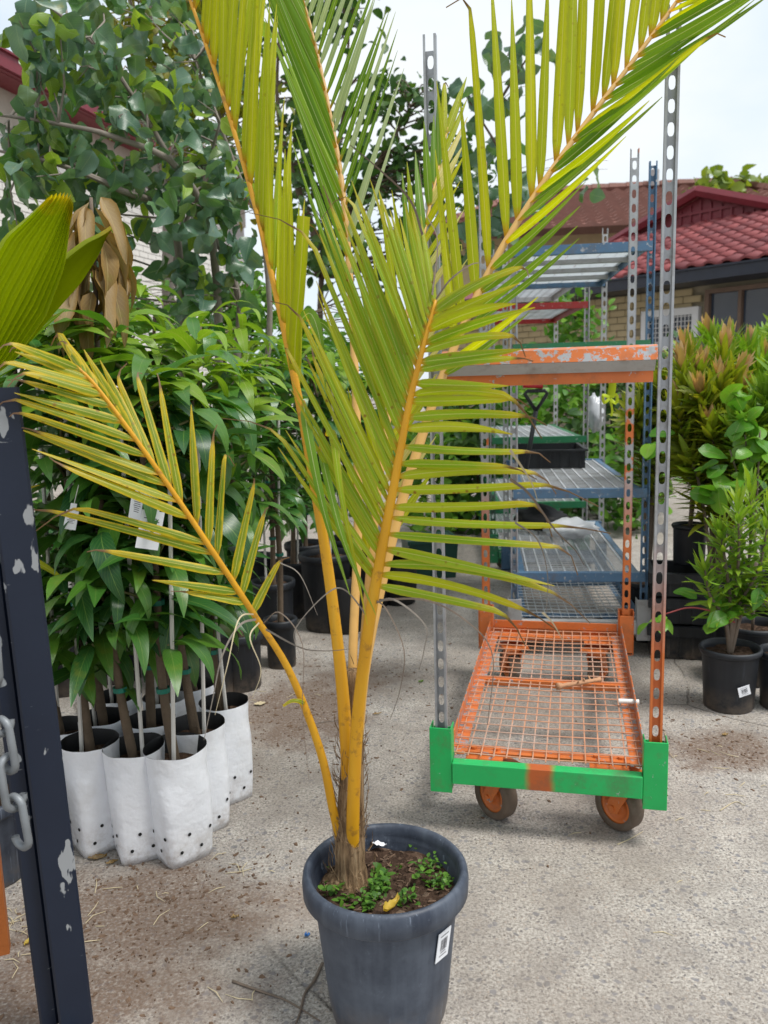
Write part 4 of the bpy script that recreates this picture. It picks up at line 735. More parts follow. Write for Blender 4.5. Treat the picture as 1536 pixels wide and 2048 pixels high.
def mango(c, base, zs, stem, z0, z1, nwh, per, Ls, young=0, wither=0, stake=True, label='mango sapling with glossy drooping leaves in a white film grow bag', group='mango saplings in white grow bags', yaw=.5, limit=300):
    c = Vector(c); T = thing('mango_sapling', c, label, 'sapling', group)
    if base[0] == 'bag': growbag(T, c, base[1], base[2], yaw, c.x * 7)
    else: pot(T, c, base[1], base[2], 'pot_black', .01, .03, .82, .03, 40)
    st = [c + Vector((s[0], s[1], s[2])) for s in stem]; path = spline(st, 20); n = 20
    b = MB(); b.tube(path, [lerp(.0135, .006, i / n) * rnd(.93, 1.07) for i in range(n + 1)], 8); b.build('stem', 'bark', T, True)
    if stake:
        s0 = c + Vector((rnd(-.03, .03), -.012 + rnd(-.02, .02), base[2] - .07)); s1 = s0 + Vector((rnd(-.05, .05), rnd(-.02, .02), z1 * .72)); b = MB(); b.tube([s0, s1], .0052, 6); b.build('stake', 'stake_white', T)
        for zt in (.5, .78):
            p = path[int(n * .33)] if zt == .5 else path[int(n * .55)]; b = MB(); b.tube([p - VZ * .006, p + VZ * .006], .017, 8, False); b.build('tie', 'tie_green', T)
    L = []
    for k in range(nwh):
        u = (k + rnd(.1, .9)) / nwh; z = lerp(z0, z1, u); i = min(n, max(0, int(n * (z - base[2] + .05) / max(.1, stem[-1][2] - base[2])))); ce = path[i]; top = u > .8
        off = Vector((rnd(-1, 1), rnd(-1, 1), 0)) * (.05 + .10 * u)    # side shoots
        sp = ce + off
        if off.length > .05: b = MB(); b.tube([ce - VZ * .06, ce + off * .6 - VZ * .02, sp], [.005, .004, .003], 5); b.build('branch', 'green_bark', T, True)
        a0 = rnd(0, 6.28)
        for q in range(per):
            a = a0 + q * 2.4 + rnd(-.3, .3); el = rnd(-.3, .75) if not wither or u < .8 else rnd(-1.3, -.8); d = Vector((math.cos(a) * math.cos(el), math.sin(a) * math.cos(el), math.sin(el)))
            va = MW if wither and u > .8 else MY if (young and u > 1 - young and random.random() < .75) else MV
            s_ = rnd(*Ls) * (1 if q < per - 2 else .75); L.append((va, frame(sp + VZ * rnd(-.04, .05) + d * .012, d, VZ + rdir() * .35, s_), s_ * .5))
    leaves(T, L, limit); return T
def bagc(px, py, h): p = G(px, py, h); p.z = 0; return p
BH = .28
bags = [((350, 1492), .076, 0), ((267, 1490), .073, 0), ((180, 1480), .070, 0), ((392, 1447), .074, 0), ((447, 1402), .068, 0), ((300, 1437), .066, 0), ((207, 1432), .066, 0), ((122, 1452), .066, 1), ((330, 1392), .062, 0), ((238, 1390), .062, 0), ((388, 1368), .06, 0)]
for k, ((px, py), r_, wi) in enumerate(bags):
    c = bagc(px, py, BH); H_ = (1.12, 1.16, 1.22, 1.08, 1.16, 1.22, 1.24, 1.30, 1.22, 1.28, 1.22)[k]; lean = rnd(-.03, .03)
    lab = {} if k != 6 else dict(label='mango sapling with a withered brown shoot of dead hanging leaves, in a white grow bag')
    if k in (1, 2, 3, 4): lab = dict(label=('', 'mango sapling in the white bag between the foremost bag and the gate-side bag', 'mango sapling in the front white bag standing next to the steel gate', 'mango sapling in the white bag directly behind the foremost bag', 'mango sapling in the white bag beside the bare concrete, behind the bowed palm stalk')[k])
    if k == 0: lab = dict(label='foremost mango sapling, with the only bag clear on both sides of the front row')
    T_ = mango(c, ('bag', r_, BH), 0, [(0, 0, BH - .06), (lean, .0, .45), (lean * 1.5 + rnd(-.02, .02), .02, .75), (lean * 2, .02, H_)], (.62, .62, .58, .64, .58, .6, .6, .6, .6, .6, .6)[k], H_ + .04, 17, 7, (.14, .235), .35 if k in (4, 5, 8, 10) else .1, 0, yaw=rnd(.4, .9), **lab)
    if k == 6: TWI = T_
# taller, darker saplings in black pots behind
for k, (px, py, r_, h, H_, z0) in enumerate(((560, 1236, .07, .20, 1.22, .62), (650, 1105, .125, .36, 1.25, .8), (478, 1262, .09, .22, 1.25, .45), (585, 1120, .10, .28, 1.32, .55), (420, 1250, .10, .26, 1.35, .5), (735, 1075, .11, .32, 1.15, .72), (690, 1075, .11, .32, 1.2, .7), (610, 1085, .11, .32, 1.3, .6), (545, 1160, .1, .28, 1.25, .6), (330, 1230, .10, .26, 1.42, .5), (230, 1230, .10, .26, 1.42, .5), (120, 1250, .10, .26, 1.4, .5), (40, 1280, .10, .26, 1.35, .45), (510, 1110, .1, .28, 1.35, .6))):
    c = bagc(px, py, h); mango(c, ('pot', r_, h), 0, [(0, 0, h - .06), (.01, 0, .5), (rnd(-.04, .04), 0, .85), (rnd(-.05, .05), 0, H_)], z0, H_ + .05, 16, 7, (.13, .21), .2, 0, True, 'leafy mango sapling in a plain black pot behind the white grow bags', 'mango saplings in black pots', 0)
# the withered shoot
dw = A(182, 395, 2.02); T = TWI
b = MB(); b.tube(spline([A(196, 1420, 2.1), A(198, 1000, 2.08), A(195, 720, 2.05), A(190, 560, 2.03), dw], 16), [lerp(.010, .004, i / 16) for i in range(17)], 7); b.build('dead_shoot', 'twig', T, True); L = []
for k in range(44):
    py = rnd(395, 590); p = A(rnd(165, 205), py, 2.02); a = rnd(0, 6.28); d = Vector((math.cos(a) * .55, math.sin(a) * .5, -1 + rnd(-.1, .35))); L.append((MW, frame(p + Vector((math.cos(a), math.sin(a), 0)) * .02, d, Vector((math.cos(a), math.sin(a), .3)) + rdir() * .4, rnd(.15, .21)), .1))
leaves(T, L)
# white plant tags hanging in the saplings
for px, py, Y, w_, h_, rz in ((300, 1060, 1.78, .050, .085, .5), (272, 1015, 1.79, .03, .06, -.3), (142, 1040, 1.78, .026, .042, .4)):
    T = tag(thing('plant_tag', A(px, py, Y), '', 'tag'), 'white rounded plant tag with faint print hanging among the mango leaves', 'tag', 'plant tags in the saplings')
    M = Matrix.Translation(A(px, py, Y)) @ Matrix.Rotation(rz, 4, 'Z') @ Matrix.Rotation(.25, 4, 'Y'); b = MB(); b.box((0, 0, 0), (w_, .001, h_), M); b.box((0, 0, h_ / 2 + .008), (w_ * .5, .001, .016), M); b.build('card', 'paper', T)
    b = MB()
    for i in range(7): b.box((rnd(-.1, .1) * w_, -.0009, h_ * (.3 - i * .075)), (w_ * rnd(.4, .7), .0004, h_ * .02), M)
    b.build('print', 'ink', T)
    b = MB(); b.tube([M @ Vector((0, 0, h_ / 2 + .012)), A(px + 15, py - 70, Y + .03)], .001, 4); b.build('loop', 'stake_white', T)
# ------------------------------------------------------------------ gate, chain, timber, and the second palm by the gate
random.seed(31)
g0 = G(158, 2085); gtop = A(2, 800, g0.y - .02)
gate = thing('steel_gate', g0, 'dark blue-black steel gate with chipped paint and a hanging chain', 'gate')
dv = (gtop - g0); gl_ = A(10, 775, g0.y).z; dz_ = dv / dv.z
yawg = R(24)
def GM(off=(0, 0)): 
    x = Vector((math.cos(yawg), math.sin(yawg), 0)); y = Vector((-x.y, x.x, 0)); m = Matrix((x, y, dz_)).transposed().to_4x4(); m.translation = g0 + x * off[0] + y * off[1]; return m
def beam(name, M, w, d, z0, z1, r_=.004):
    b = MB(); c = [(-w / 2 + r_, -d / 2), (w / 2 - r_, -d / 2), (w / 2, -d / 2 + r_), (w / 2, d / 2 - r_), (w / 2 - r_, d / 2), (-w / 2 + r_, d / 2), (-w / 2, d / 2 - r_), (-w / 2, -d / 2 + r_)]; nz_ = 8
    b.add([M @ Vector((x, y, lerp(z0, z1, k / nz_))) for k in range(nz_ + 1) for x, y in c], [(k * 8 + j, k * 8 + (j + 1) % 8, k * 8 + 8 + (j + 1) % 8, k * 8 + 8 + j) for k in range(nz_) for j in range(8)] + [tuple(range(7, -1, -1)), tuple(range(nz_ * 8, nz_ * 8 + 8))]); return b.build(name, 'gate_paint', gate)
beam('stile', GM(), .055, .055, .05, gl_)
beam('stop_strip', GM((-.043, .012)), .03, .03, .05, gl_)
beam('picket', GM((-.225, -.02)), .03, .03, .05, gl_)
beam('picket', GM((-.31, -.02)), .03, .03, .05, gl_)
for z in (gl_ - .06,):
    b = MB(); b.box((-.38, 0, z), (.70, .04, .05), GM()); b.build('rail', 'gate_paint', gate)
b = MB(); K = GM((-.02, -.045)); b.tube([K @ Vector((-.02, 0, .03)), K @ Vector((.02, 0, .03))], .03, 18); b.build('guide_wheel', 'chain_zinc', gate, True)
chain = thing('chain', A(20, 1300, 1.16), 'heavy galvanised chain looped down the side of the gate', 'chain')
cpts = spline([A(-22, 1250, 1.19), A(-12, 1370, 1.19), A(4, 1450, 1.185), A(18, 1530, 1.185), A(30, 1600, 1.185), A(46, 1690, 1.185)], 60)
tot = sum((a - b_).length for a, b_ in zip(cpts, cpts[1:])); ln, pitch_ = .084, .064; nl = int(tot / pitch_)
lk = MB(); pth = [(math.cos(a) * .0155, 0, (ln / 2 - .0155) * (1 if math.sin(a) >= 0 else -1) + math.sin(a) * .0155) for a in [2 * math.pi * k / 20 for k in range(21)]]; lk.tube(pth, .0062, 7, False); lme = lk.mesh('link', 'chain_zinc', True)
for k in range(nl):
    i = (k + .5) / nl * 60; p = cpts[int(i)].lerp(cpts[min(60, int(i) + 1)], i % 1); d = (cpts[min(60, int(i) + 2)] - cpts[max(0, int(i) - 2)]).normalized()
    M = frame(p, d, (0, -1, .2), 1) @ Matrix.Rotation(R(-90), 4, 'X') @ Matrix.Rotation(R(90) * (k % 2) + .5, 4, 'Z'); put('link', lme, chain, M)
b = MB(); M = Matrix.Translation(G(-6, 1905)) @ Matrix.Rotation(R(20), 4, 'Z'); b.box((0, 0, .30), (.05, .03, .60), M); b.box((0, 0, .603), (.046, .026, .006), M); tag(rebase(b.build('timber_stake', 'timber_orange')), 'orange-brown timber stake standing by the steel gate', 'stake')
# second, younger palm with unsplit leaves in a black tub
tb = G(-25, 1745); pal2 = thing('young_palm', tb, 'young palm with broad unsplit pleated leaf in a black tub behind the gate', 'palm')
pot(pal2, tb, .125, .21, 'pot_blue_black', .012, .03, .8, .035, 44)
def pleated(F, pts, wtab, n=26, m_=22, roll=0, notch=.0, mat='pleated', amp=.006):
    P = spline([A(*p) for p in pts], n); vs = []; uvs = []
    for i, p in enumerate(P):
        t = i / n; T = (P[min(n, i + 1)] - P[max(0, i - 1)]).normalized(); N = CAM - p; N = N - T * N.dot(T); N.normalize(); N = Matrix.Rotation(roll, 3, T) @ N; B = T.cross(N); wl_, wr_ = table(wtab, t)
        for j in range(m_ + 1):
            u = j / m_ * 2 - 1; x = u * (wr_ if u > 0 else wl_); sag = -abs(u) ** 1.3 * .25 * (wl_ + wr_) / 2; vs.append(p + B * x + N * (sag + amp * (1 if j % 2 else -1) * min(1, t * 5)) + T * (notch * (.5 if j % 2 else 0) * (t > .95)) - T * (abs(u) ** 2 * .02 * t)); uvs.append((t, j / m_))
    w_ = m_ + 1; b = MB(); b.add(vs, [(i * w_ + j, i * w_ + j + 1, (i + 1) * w_ + j + 1, (i + 1) * w_ + j) for i in range(n) for j in range(m_)], uvs); return b.build('leaf_blade', mat, F, False)
def stalk(pts, r0, r1):
    b = MB(); P = spline([A(*p) for p in pts], 20); b.tube(P, [lerp(r0, r1, i / 20) for i in range(21)], 9); return b.build('stalk', 'petiole', pal2, True)
s1 = stalk([(-25, 1690, tb.y), (-50, 1300, tb.y - .02), (-70, 950, tb.y - .12), (-40, 740, tb.y - .24)], .014, .006)
pleated(s1, [(-42, 760, tb.y - .235), (-8, 690, tb.y - .25), (40, 600, tb.y - .27), (92, 500, tb.y - .28), (138, 398, tb.y - .28)], [(0, .012, .012), (.2, .045, .04), (.5, .075, .052), (.75, .07, .04), (.92, .045, .022), (1, .03, .012)], notch=.02)
s2 = stalk([(-20, 1690, tb.y + .02), (-60, 1300, tb.y), (-75, 950, tb.y - .06), (-52, 765, tb.y - .16)], .012, .005)
pleated(s2, [(-50, 770, tb.y - .16), (20, 690, tb.y - .20), (110, 580, tb.y - .22), (180, 500, tb.y - .23), (222, 455, tb.y - .24)], [(0, .012, .012), (.3, .03, .03), (.6, .028, .034), (.85, .014, .016), (1, .002, .002)], roll=.5, mat='pleated')
for pts, w_, mt in (([(-40, 770, tb.y - .05), (30, 730, tb.y - .06), (90, 700, tb.y - .07), (150, 690, tb.y - .07)], .014, 'leaflet_green'), ([(-45, 790, tb.y - .05), (20, 760, tb.y - .06), (70, 730, tb.y - .07)], .012, 'leaflet_green'), ([(-40, 760, tb.y - .05), (20, 710, tb.y - .06), (90, 650, tb.y - .07), (130, 620, tb.y - .07)], .016, 'leaflet_green'), ([(-30, 1010, tb.y), (40, 1100, tb.y - .02), (100, 1140, tb.y - .02), (130, 1160, tb.y - .02)], .02, 'leaflet_lime'), ([(-30, 990, tb.y), (20, 985, tb.y - .02), (80, 970, tb.y - .02)], .014, 'leaflet_yellow')): 
    q_ = strip(s2, pts, w_, mt)

# ------------------------------------------------------------------ trees and shrubs behind
RV = variants('leaf', 'round_leaf', [leafblade(heart(.42), 8, .25, .35, .10, 0, 0, 1), leafblade(heart(.46), 8, .4, .6, .16, 0, 0, 2), leafblade(heart(.40), 8, -.15, .7, .12, 0, 0, 4), leafblade(heart(.36), 8, .6, .3, .1, 0, 0, 5), leafblade(heart(.44), 8, .1, .9, .2, 0, 0, 7)])
RY = variants('leaf', 'round_young', [leafblade(heart(.40), 7, .35, .5, .06, 0, 0, 1), leafblade(heart(.34), 7, .5, .7, .1, 0, 0, 3)])
OV = variants('leaf', 'olive_leaf', [leafblade(oval(.22), 4, .2, .4), leafblade(oval(.26), 4, .3, .6)])
DV = variants('leaf', 'dark_leaf', [leafblade(oval(.26), 4, .2, .4), leafblade(oval(.3), 4, .3, .7)])
BV = variants('leaf', 'bush_leaf', [leafblade(oval(.24), 4, .2, .5), leafblade(oval(.3), 4, .3, .3)])
FV = variants('leaf', 'far_leaf', [leafblade(oval(.36), 3, .2, .4), leafblade(oval(.42), 3, .3, .4)])
def shrub(name, label, cat, base, limbs, blobs, va, size, limit=300, group=None, bark='bark', hang=.6, r0=.02, extra=None, droplets=None):
    T = thing(name, base, label, cat, group); L = []; tips = []
    b = MB()
    for pts in limbs:
        P = spline([A(*p) if len(p) == 3 and not isinstance(p, Vector) else p for p in pts], 18); b.tube(P, [lerp(r0, r0 * .22, (i / 18) ** .7) for i in range(19)], 7); tips += P[5:]
    (b.build('trunk', bark, T, True) if b.v else None)
    tw = MB(); cr = b.build if False else None
    for (px, py, rx, ry, n, Y, dY) in blobs:
        ncl = max(3, n // 7); cl = []
        for k in range(ncl):
            while 1:
                u, v, w_ = rnd(-1, 1), rnd(-1, 1), rnd(-1, 1)
                if u * u + v * v + w_ * w_ < 1: break
            c = A(px + u * rx, py + v * ry, Y + w_ * dY); cl.append(c)
            if tips:
                q_ = min(tips, key=lambda t_: (t_ - c).length + (.3 if t_.z > c.z else 0)); md = (q_ + c) / 2 + rdir() * .04 + VZ * .03; tw.tube([q_, md, c], [r0 * .22, r0 * .16, r0 * .08], 4, False)
        for k in range(n):
            c = random.choice(cl); s_ = size * rnd(.65, 1.15); p = c + rdir() * size * rnd(.2, 1.7); d = rdir(); d.z = d.z * .5 - hang; d.normalize(); up = rdir() + VZ * .5 + (CAM - p).normalized() * .55
            L.append((va if not extra or random.random() > extra[1] else extra[0], frame(p, d, up, s_), s_))
    if tw.v: stuff(tw.build('twigs', bark, T, True))
    leaves(T, L, limit); return T
random.seed(41)
gb = G(420, 1120); gb2 = Vector((-1.0, 3.6, 0))
shrub('hibiscus_tree', 'spreading tree with big heart-shaped blue-green leaves above the mango saplings', 'tree', gb2,
    [[gb2, A(440, 900, 3.6), A(480, 600, 3.55), A(400, 430, 3.4), A(360, 350, 3.3), A(270, 200, 3.2), A(200, 100, 3.1), A(90, 5, 3.0)], [gb2, A(370, 900, 3.6), A(368, 640, 3.6), A(350, 520, 3.55), A(415, 330, 3.5), A(440, 245, 3.4)], [A(440, 900, 3.6), A(430, 520, 3.4), A(360, 340, 3.2), A(230, 275, 3.05), A(140, 252, 3.0), A(-30, 225, 2.95)], [A(370, 800, 3.6), A(350, 460, 3.4), A(240, 380, 3.1), A(120, 330, 3.0), A(-10, 300, 3.0)], [gb2, A(520, 800, 3.8), A(530, 500, 3.8), A(470, 330, 3.8), A(390, 120, 3.7)]],
    [(60, 90, 90, 90, 48, 3.0, .25), (160, 140, 80, 110, 48, 3.1, .3), (250, 200, 90, 100, 59, 3.2, .3), (60, 270, 80, 60, 35, 3.0, .2), (170, 310, 100, 60, 45, 3.1, .25), (290, 330, 110, 70, 62, 3.2, .3), (390, 280, 70, 120, 54, 3.4, .3), (380, 400, 80, 60, 54, 3.2, .3), (270, 420, 100, 60, 40, 3.2, .25), (60, 400, 70, 70, 32, 3.0, .25), (390, 560, 60, 90, 35, 3.3, .3), (450, 440, 50, 80, 32, 3.4, .3), (100, 520, 100, 60, 24, 3.0, .3), (300, 120, 60, 100, 29, 3.4, .3), (410, 130, 50, 90, 21, 3.5, .3), (330, 520, 50, 60, 24, 3.3, .3), (330, 220, 90, 120, 44, 3.7, .3), (440, 60, 70, 90, 30, 3.9, .3), (200, 40, 80, 60, 26, 3.4, .2), (480, 250, 50, 120, 30, 4.0, .3), (330, 40, 70, 60, 24, 3.8, .3), (120, 210, 100, 60, 26, 3.3, .2)],
    RV, .098, 300, hang=.55, r0=.022, extra=(RY, .13), bark='grey_twig')
o1 = Vector((-1.5, 5.6, 0))
shrub('olive_tree', 'tall upright tree with small olive and bronze leaves and grey stems against the sky', 'tree', o1, [[o1, A(330, 600, 5.6), A(330, 300, 5.6), A(310, 100, 5.6), A(285, -100, 5.6)], [o1, A(370, 600, 5.6), A(350, 300, 5.6), A(350, 100, 5.6), A(370, -100, 5.6)], [o1, A(340, 500, 5.5), A(290, 250, 5.5), A(270, 60, 5.5), A(250, -60, 5.5)], [A(370, 500, 5.6), A(440, 250, 5.7), A(470, 50, 5.7)]],
    [(330, 40, 100, 110, 420, 5.6, .5), (370, 170, 90, 120, 420, 5.6, .5), (270, 110, 50, 120, 160, 5.5, .4), (420, 320, 80, 120, 240, 5.6, .5), (470, 120, 60, 150, 220, 5.7, .5), (350, -90, 130, 70, 200, 5.6, .5), (520, 300, 60, 120, 160, 5.6, .4)], OV, .085, 300, hang=.3, r0=.03, bark='grey_twig')
o2 = Vector((-.5, 7.5, 0))
shrub('broadleaf_tree', 'dark broad-leaved tree behind the palm fronds, its crown thinning into the sky', 'tree', o2, [[o2, A(640, 650, 7.5), A(660, 400, 7.4), A(690, 200, 7.4), A(700, 0, 7.4)], [A(650, 500, 7.4), A(760, 320, 7.3), A(830, 200, 7.3)], [A(640, 500, 7.5), A(560, 250, 7.5), A(560, 20, 7.5)]],
    [(690, 30, 55, 90, 130, 7.4, .4), (580, 60, 60, 120, 170, 7.5, .4), (760, 190, 70, 50, 110, 7.3, .4), (840, 220, 70, 60, 110, 7.3, .4), (600, 270, 80, 110, 200, 7.5, .5), (740, 330, 120, 90, 240, 7.4, .5), (640, 450, 120, 110, 260, 7.4, .5), (850, 360, 90, 80, 150, 7.2, .4), (950, 330, 50, 60, 60, 7.0, .3), (780, 500, 160, 100, 260, 7.2, .5)], DV, .12, 300, hang=.2, r0=.04)
o3 = Vector((1.0, 6.8, 0))
shrub('slender_tree', 'slender small tree with hanging leaves beside the trolley post, against the sky', 'tree', o3, [[o3, A(1010, 600, 6.6), A(1000, 350, 6.4), A(1000, 150, 6.2), A(1030, 95, 6.2)], [A(1000, 300, 6.3), A(950, 220, 6.2), A(930, 190, 6.2)], [A(1000, 200, 6.3), A(1060, 110, 6.2), A(1095, 90, 6.2)]],
    [(1030, 100, 30, 25, 12, 6.2, .1), (1085, 100, 22, 25, 9, 6.2, .1), (940, 210, 30, 45, 13, 6.2, .12), (1060, 175, 12, 20, 3, 6.2, .1), (985, 330, 60, 60, 24, 6.4, .2), (1000, 430, 70, 60, 40, 6.6, .2), (1200, 325, 18, 30, 4, 6.4, .1)], RV, .17, 300, hang=.5, r0=.012)
o4 = Vector((-.85, 4.6, 0))
shrub('small_leaved_bush', 'bush of small fresh green leaves behind the palm stalks', 'bush', o4, [[o4, A(480, 800, 4.6), A(500, 600, 4.5)], [o4, A(560, 800, 4.6), A(580, 640, 4.5)]],
    [(480, 600, 80, 80, 260, 4.5, .25), (560, 680, 90, 80, 260, 4.5, .25), (640, 760, 90, 100, 260, 4.5, .25), (520, 780, 100, 90, 220, 4.6, .25), (420, 650, 70, 70, 160, 4.4, .25), (300, 600, 90, 60, 150, 4.3, .3), (740, 720, 80, 110, 220, 4.7, .3), (690, 880, 120, 90, 220, 4.8, .3), (820, 850, 90, 110, 200, 5.0, .3), (560, 930, 110, 90, 200, 4.8, .3), (680, 1010, 110, 70, 180, 5.0, .3), (420, 900, 110, 100, 200, 4.6, .3), (260, 900, 120, 100, 180, 4.5, .3), (100, 850, 120, 120, 180, 4.4, .3)], BV, .07, 300, hang=.3, r0=.014)
far = Vector((7.2, 19, 0))
for k, (px, py, rx, ry, n, Y) in enumerate(((1440, 395, 40, 24, 300, 19), (1520, 405, 45, 26, 320, 20), (1475, 430, 70, 22, 300, 19.5))):
    p = A(px, py, Y); f0 = Vector((p.x, p.y, 0)); shrub('distant_tree', 'pale green tree crown rising beyond the red roof ridge', 'tree', f0, [[f0, Vector((p.x, p.y, p.z * .5)), p]], [(px, py, rx, ry, n, Y, .6), (px, py + 60, rx, 50, n // 2, Y, .6)], FV, .34, 60, 'trees beyond the red roof', hang=.1, r0=.08)
# bushes seen through the trolleys
for k, (px, py, Y, mt) in enumerate(((1010, 800, 6.6, BV), (1130, 790, 6.9, BV), (1220, 790, 7.2, DV), (920, 830, 6.4, DV), (1150, 640, 7.5, BV), (1320, 760, 6.6, DV), (950, 900, 6.2, DV), (1060, 900, 6.5, BV), (1160, 900, 6.6, DV), (1270, 900, 6.0, BV), (860, 900, 6.0, BV))):
    p = A(px, py, Y); f0 = Vector((p.x, p.y, 0)); shrub('nursery_shrub', ('leafy green nursery shrub seen through the gaps of the trolleys', 'dark green nursery shrub seen through the gaps of the trolleys')[mt is DV], 'shrub', f0, [[f0, f0 + Vector((.02, 0, p.z * .5)), p]], [(px, py, 70, 70, 230, Y, .3), (px, py + 110, 80, 60, 170, Y, .3)], mt, .11, 40, ('green shrubs behind the trolleys', 'dark shrubs behind the trolleys')[mt is DV], hang=.1, r0=.015)

# ------------------------------------------------------------------ shrubs in pots on the right
random.seed(51)
NV = variants('leaf', 'bronze_leaf', [leafblade(lance(.095), 5, .2, -.3), leafblade(lance(.11), 5, .25, .1), leafblade(lance(.10), 5, .2, .35)])
NP = variants('leaf', 'pink_leaf', [leafblade(lance(.13), 5, .3, -.35), leafblade(lance(.15), 5, .3, -.1)])
NF = variants('leaf', 'fresh_leaf', [leafblade(lance(.085), 5, .2, -.2), leafblade(lance(.095), 5, .25, .2)])
BL = variants('leaf', 'broad_leaf', [leafblade(obov(.34), 7, .15, .3, .05), leafblade(oval(.36), 7, .2, .5, .05)])
def conebush(T, base, stems, va, tipva, ln, step, limit=300, tipn=7):
    L = []
    for pts in stems:
        P = spline([base] + [A(*p) for p in pts], 24); b = MB(); b.tube(P, [lerp(.009, .003, i / 24) for i in range(25)], 6); b.build('stem', 'twig', T, True); tot = sum((a - c).length for a, c in zip(P, P[1:])); n = int(tot / step)
        for k in range(n):
            u = (k + .5) / n
            if u < .28: continue
            i = u * 24; p = P[int(i)].lerp(P[min(24, int(i) + 1)], i % 1); tn = (P[min(24, int(i) + 1)] - P[max(0, int(i) - 1)]).normalized(); a = k * 2.39996 + rnd(-.3, .3); s_ = tn.orthogonal().normalized(); s_ = Matrix.Rotation(a, 3, tn) @ s_
            el = lerp(.35, 1.25, max(0, (u - .6) / .4) ** 1.5) if u > .6 else rnd(.1, .5); d = s_ * math.cos(el) + tn * math.sin(el); last = k > n - tipn
            z = rnd(.8, 1.15) * ln * (1 if not last else .8); L.append(((tipva if last and tipva else va), frame(p + s_ * .003, d, tn + s_ * -.2, z), z * .4))
    leaves(T, L, limit)
def broad(T, spots, size, limit=300):
    L = []
    for (px, py, Y, n, sp) in spots:
        c = A(px, py, Y)
        for k in range(n): d = rdir(); d.z = d.z * .6 + .1; s_ = size * rnd(.7, 1.15); L.append((BL, frame(c + rdir() * sp * rnd(.2, 1), d, VZ + rdir() * .6 + (CAM - c).normalized() * .5, s_), s_))
    leaves(T, L, limit)
# foremost pot with barcode sticker
c = bagc(1461, 1292, .215); T = thing('potted_conebush', c, 'bushy narrow-leaved shrub in a black pot with a barcode sticker', 'shrub', 'potted shrubs on the right'); pr = (G(1523, 1300, .215) - G(1399, 1300, .215)).length / 2
po = pot(T, c, pr, .215, 'pot_black', .008, .02, .80, .025, 44); nv = Vector((math.cos(R(-82)), math.sin(R(-82)), 0)); ex_ = Vector((-nv.y, nv.x, 0)); barcode(po, c + nv * (pr * .855 + .0045) + VZ * .088, (ex_ + VZ * .25).normalized(), (VZ - ex_ * .25).normalized(), nv, .042, .034)
bs = c + VZ * .18; Y = c.y
conebush(T, bs, [[(1462, 1220, Y), (1450, 1120, Y - .03), (1440, 1060, Y - .04)], [(1470, 1200, Y), (1478, 1100, Y - .05), (1475, 1000, Y - .06)], [(1480, 1220, Y + .02), (1500, 1100, Y), (1500, 960, Y)], [(1475, 1220, Y), (1520, 1130, Y - .04), (1540, 1010, Y - .05)], [(1450, 1240, Y), (1420, 1190, Y - .03), (1408, 1130, Y - .04)], [(1490, 1210, Y), (1540, 1170, Y), (1580, 1080, Y)]], NF, None, .09, .005, 300)
broad(T, [(1422, 1168, Y - .06, 1, .01), (1400, 1190, Y, 2, .02), (1505, 1220, Y - .05, 5, .04), (1440, 1230, Y - .03, 4, .03)], .085)
b = MB(); rp_ = spline([A(1470, 1245, Y), A(1430, 1225, Y - .02), (A(1380, 1215, Y - .03)), A(1330, 1228, Y - .04)], 14); b.tube(rp_, [lerp(.004, .0022, i / 14) for i in range(15)], 6); b.build('trailing_stem', 'red_twig', T, True)
broad(T, [(1345, 1270, Y - .05, 1, .005), (1300, 1245, Y - .05, 3, .015), (1318, 1235, Y - .04, 1, .01)], .065)
# stacked crates, with the reddish shrub on top
cr0 = G(1374, 1318); cm = Matrix.Translation((cr0.x, cr0.y + .11, 0)) @ Matrix.Rotation(R(-14), 4, 'Z')
def crate(z, w_, d_, h, label):
    b = MB(); t = .006
    for s_ in (-1, 1):
        b.box((s_ * (w_ / 2 - t), 0, z + h / 2), (t, d_ - .002, h - .002), cm, taper=1.0); b.box((0, s_ * (d_ / 2 - t), z + h / 2), (w_ - t * 2.4, t, h - .004), cm)
        b.box((s_ * (w_ / 2 + .004), 0, z + h - .022), (.018, d_ + .02, .04), cm); b.box((0, s_ * (d_ / 2 + .004), z + h - .023), (w_ - .012, .018, .04), cm)
        for k in range(5): b.box((lerp(-w_ / 2, w_ / 2, (k + .5) / 5), s_ * (d_ / 2 - .001), z + h * .36), (.012, .008, h * .6), cm)
    b.box((0, 0, z + .006), (w_ - .016, d_ - .016, .008), cm); return tag(rebase(b.build('crate', 'tray_black')), label, 'crate', 'stacked black crates')
cw, cdp = .235, .24
crate(0.001, cw, cdp, .14, 'lowest black plastic crate of the stack under the reddish shrub'); crate(.145, cw * .98, cdp * .98, .11, 'middle black plastic crate of the stack under the reddish shrub'); crate(.258, cw, cdp, .10, 'top black plastic crate, carrying the pot of the reddish shrub')
zc = .31; c = cm @ Vector((0, -.01, zc)); c = bagc(1380, 1050, .525); c = Vector((c.x, c.y, zc + .055)); T = thing('potted_conebush', c, 'reddish-tipped narrow-leaved shrub in a black pot on stacked crates', 'shrub', 'potted shrubs on the right')
pot(T, c, .072, .165, 'pot_black', .006, .014, .86, .018, 40); Y = c.y; bs = c + VZ * .14
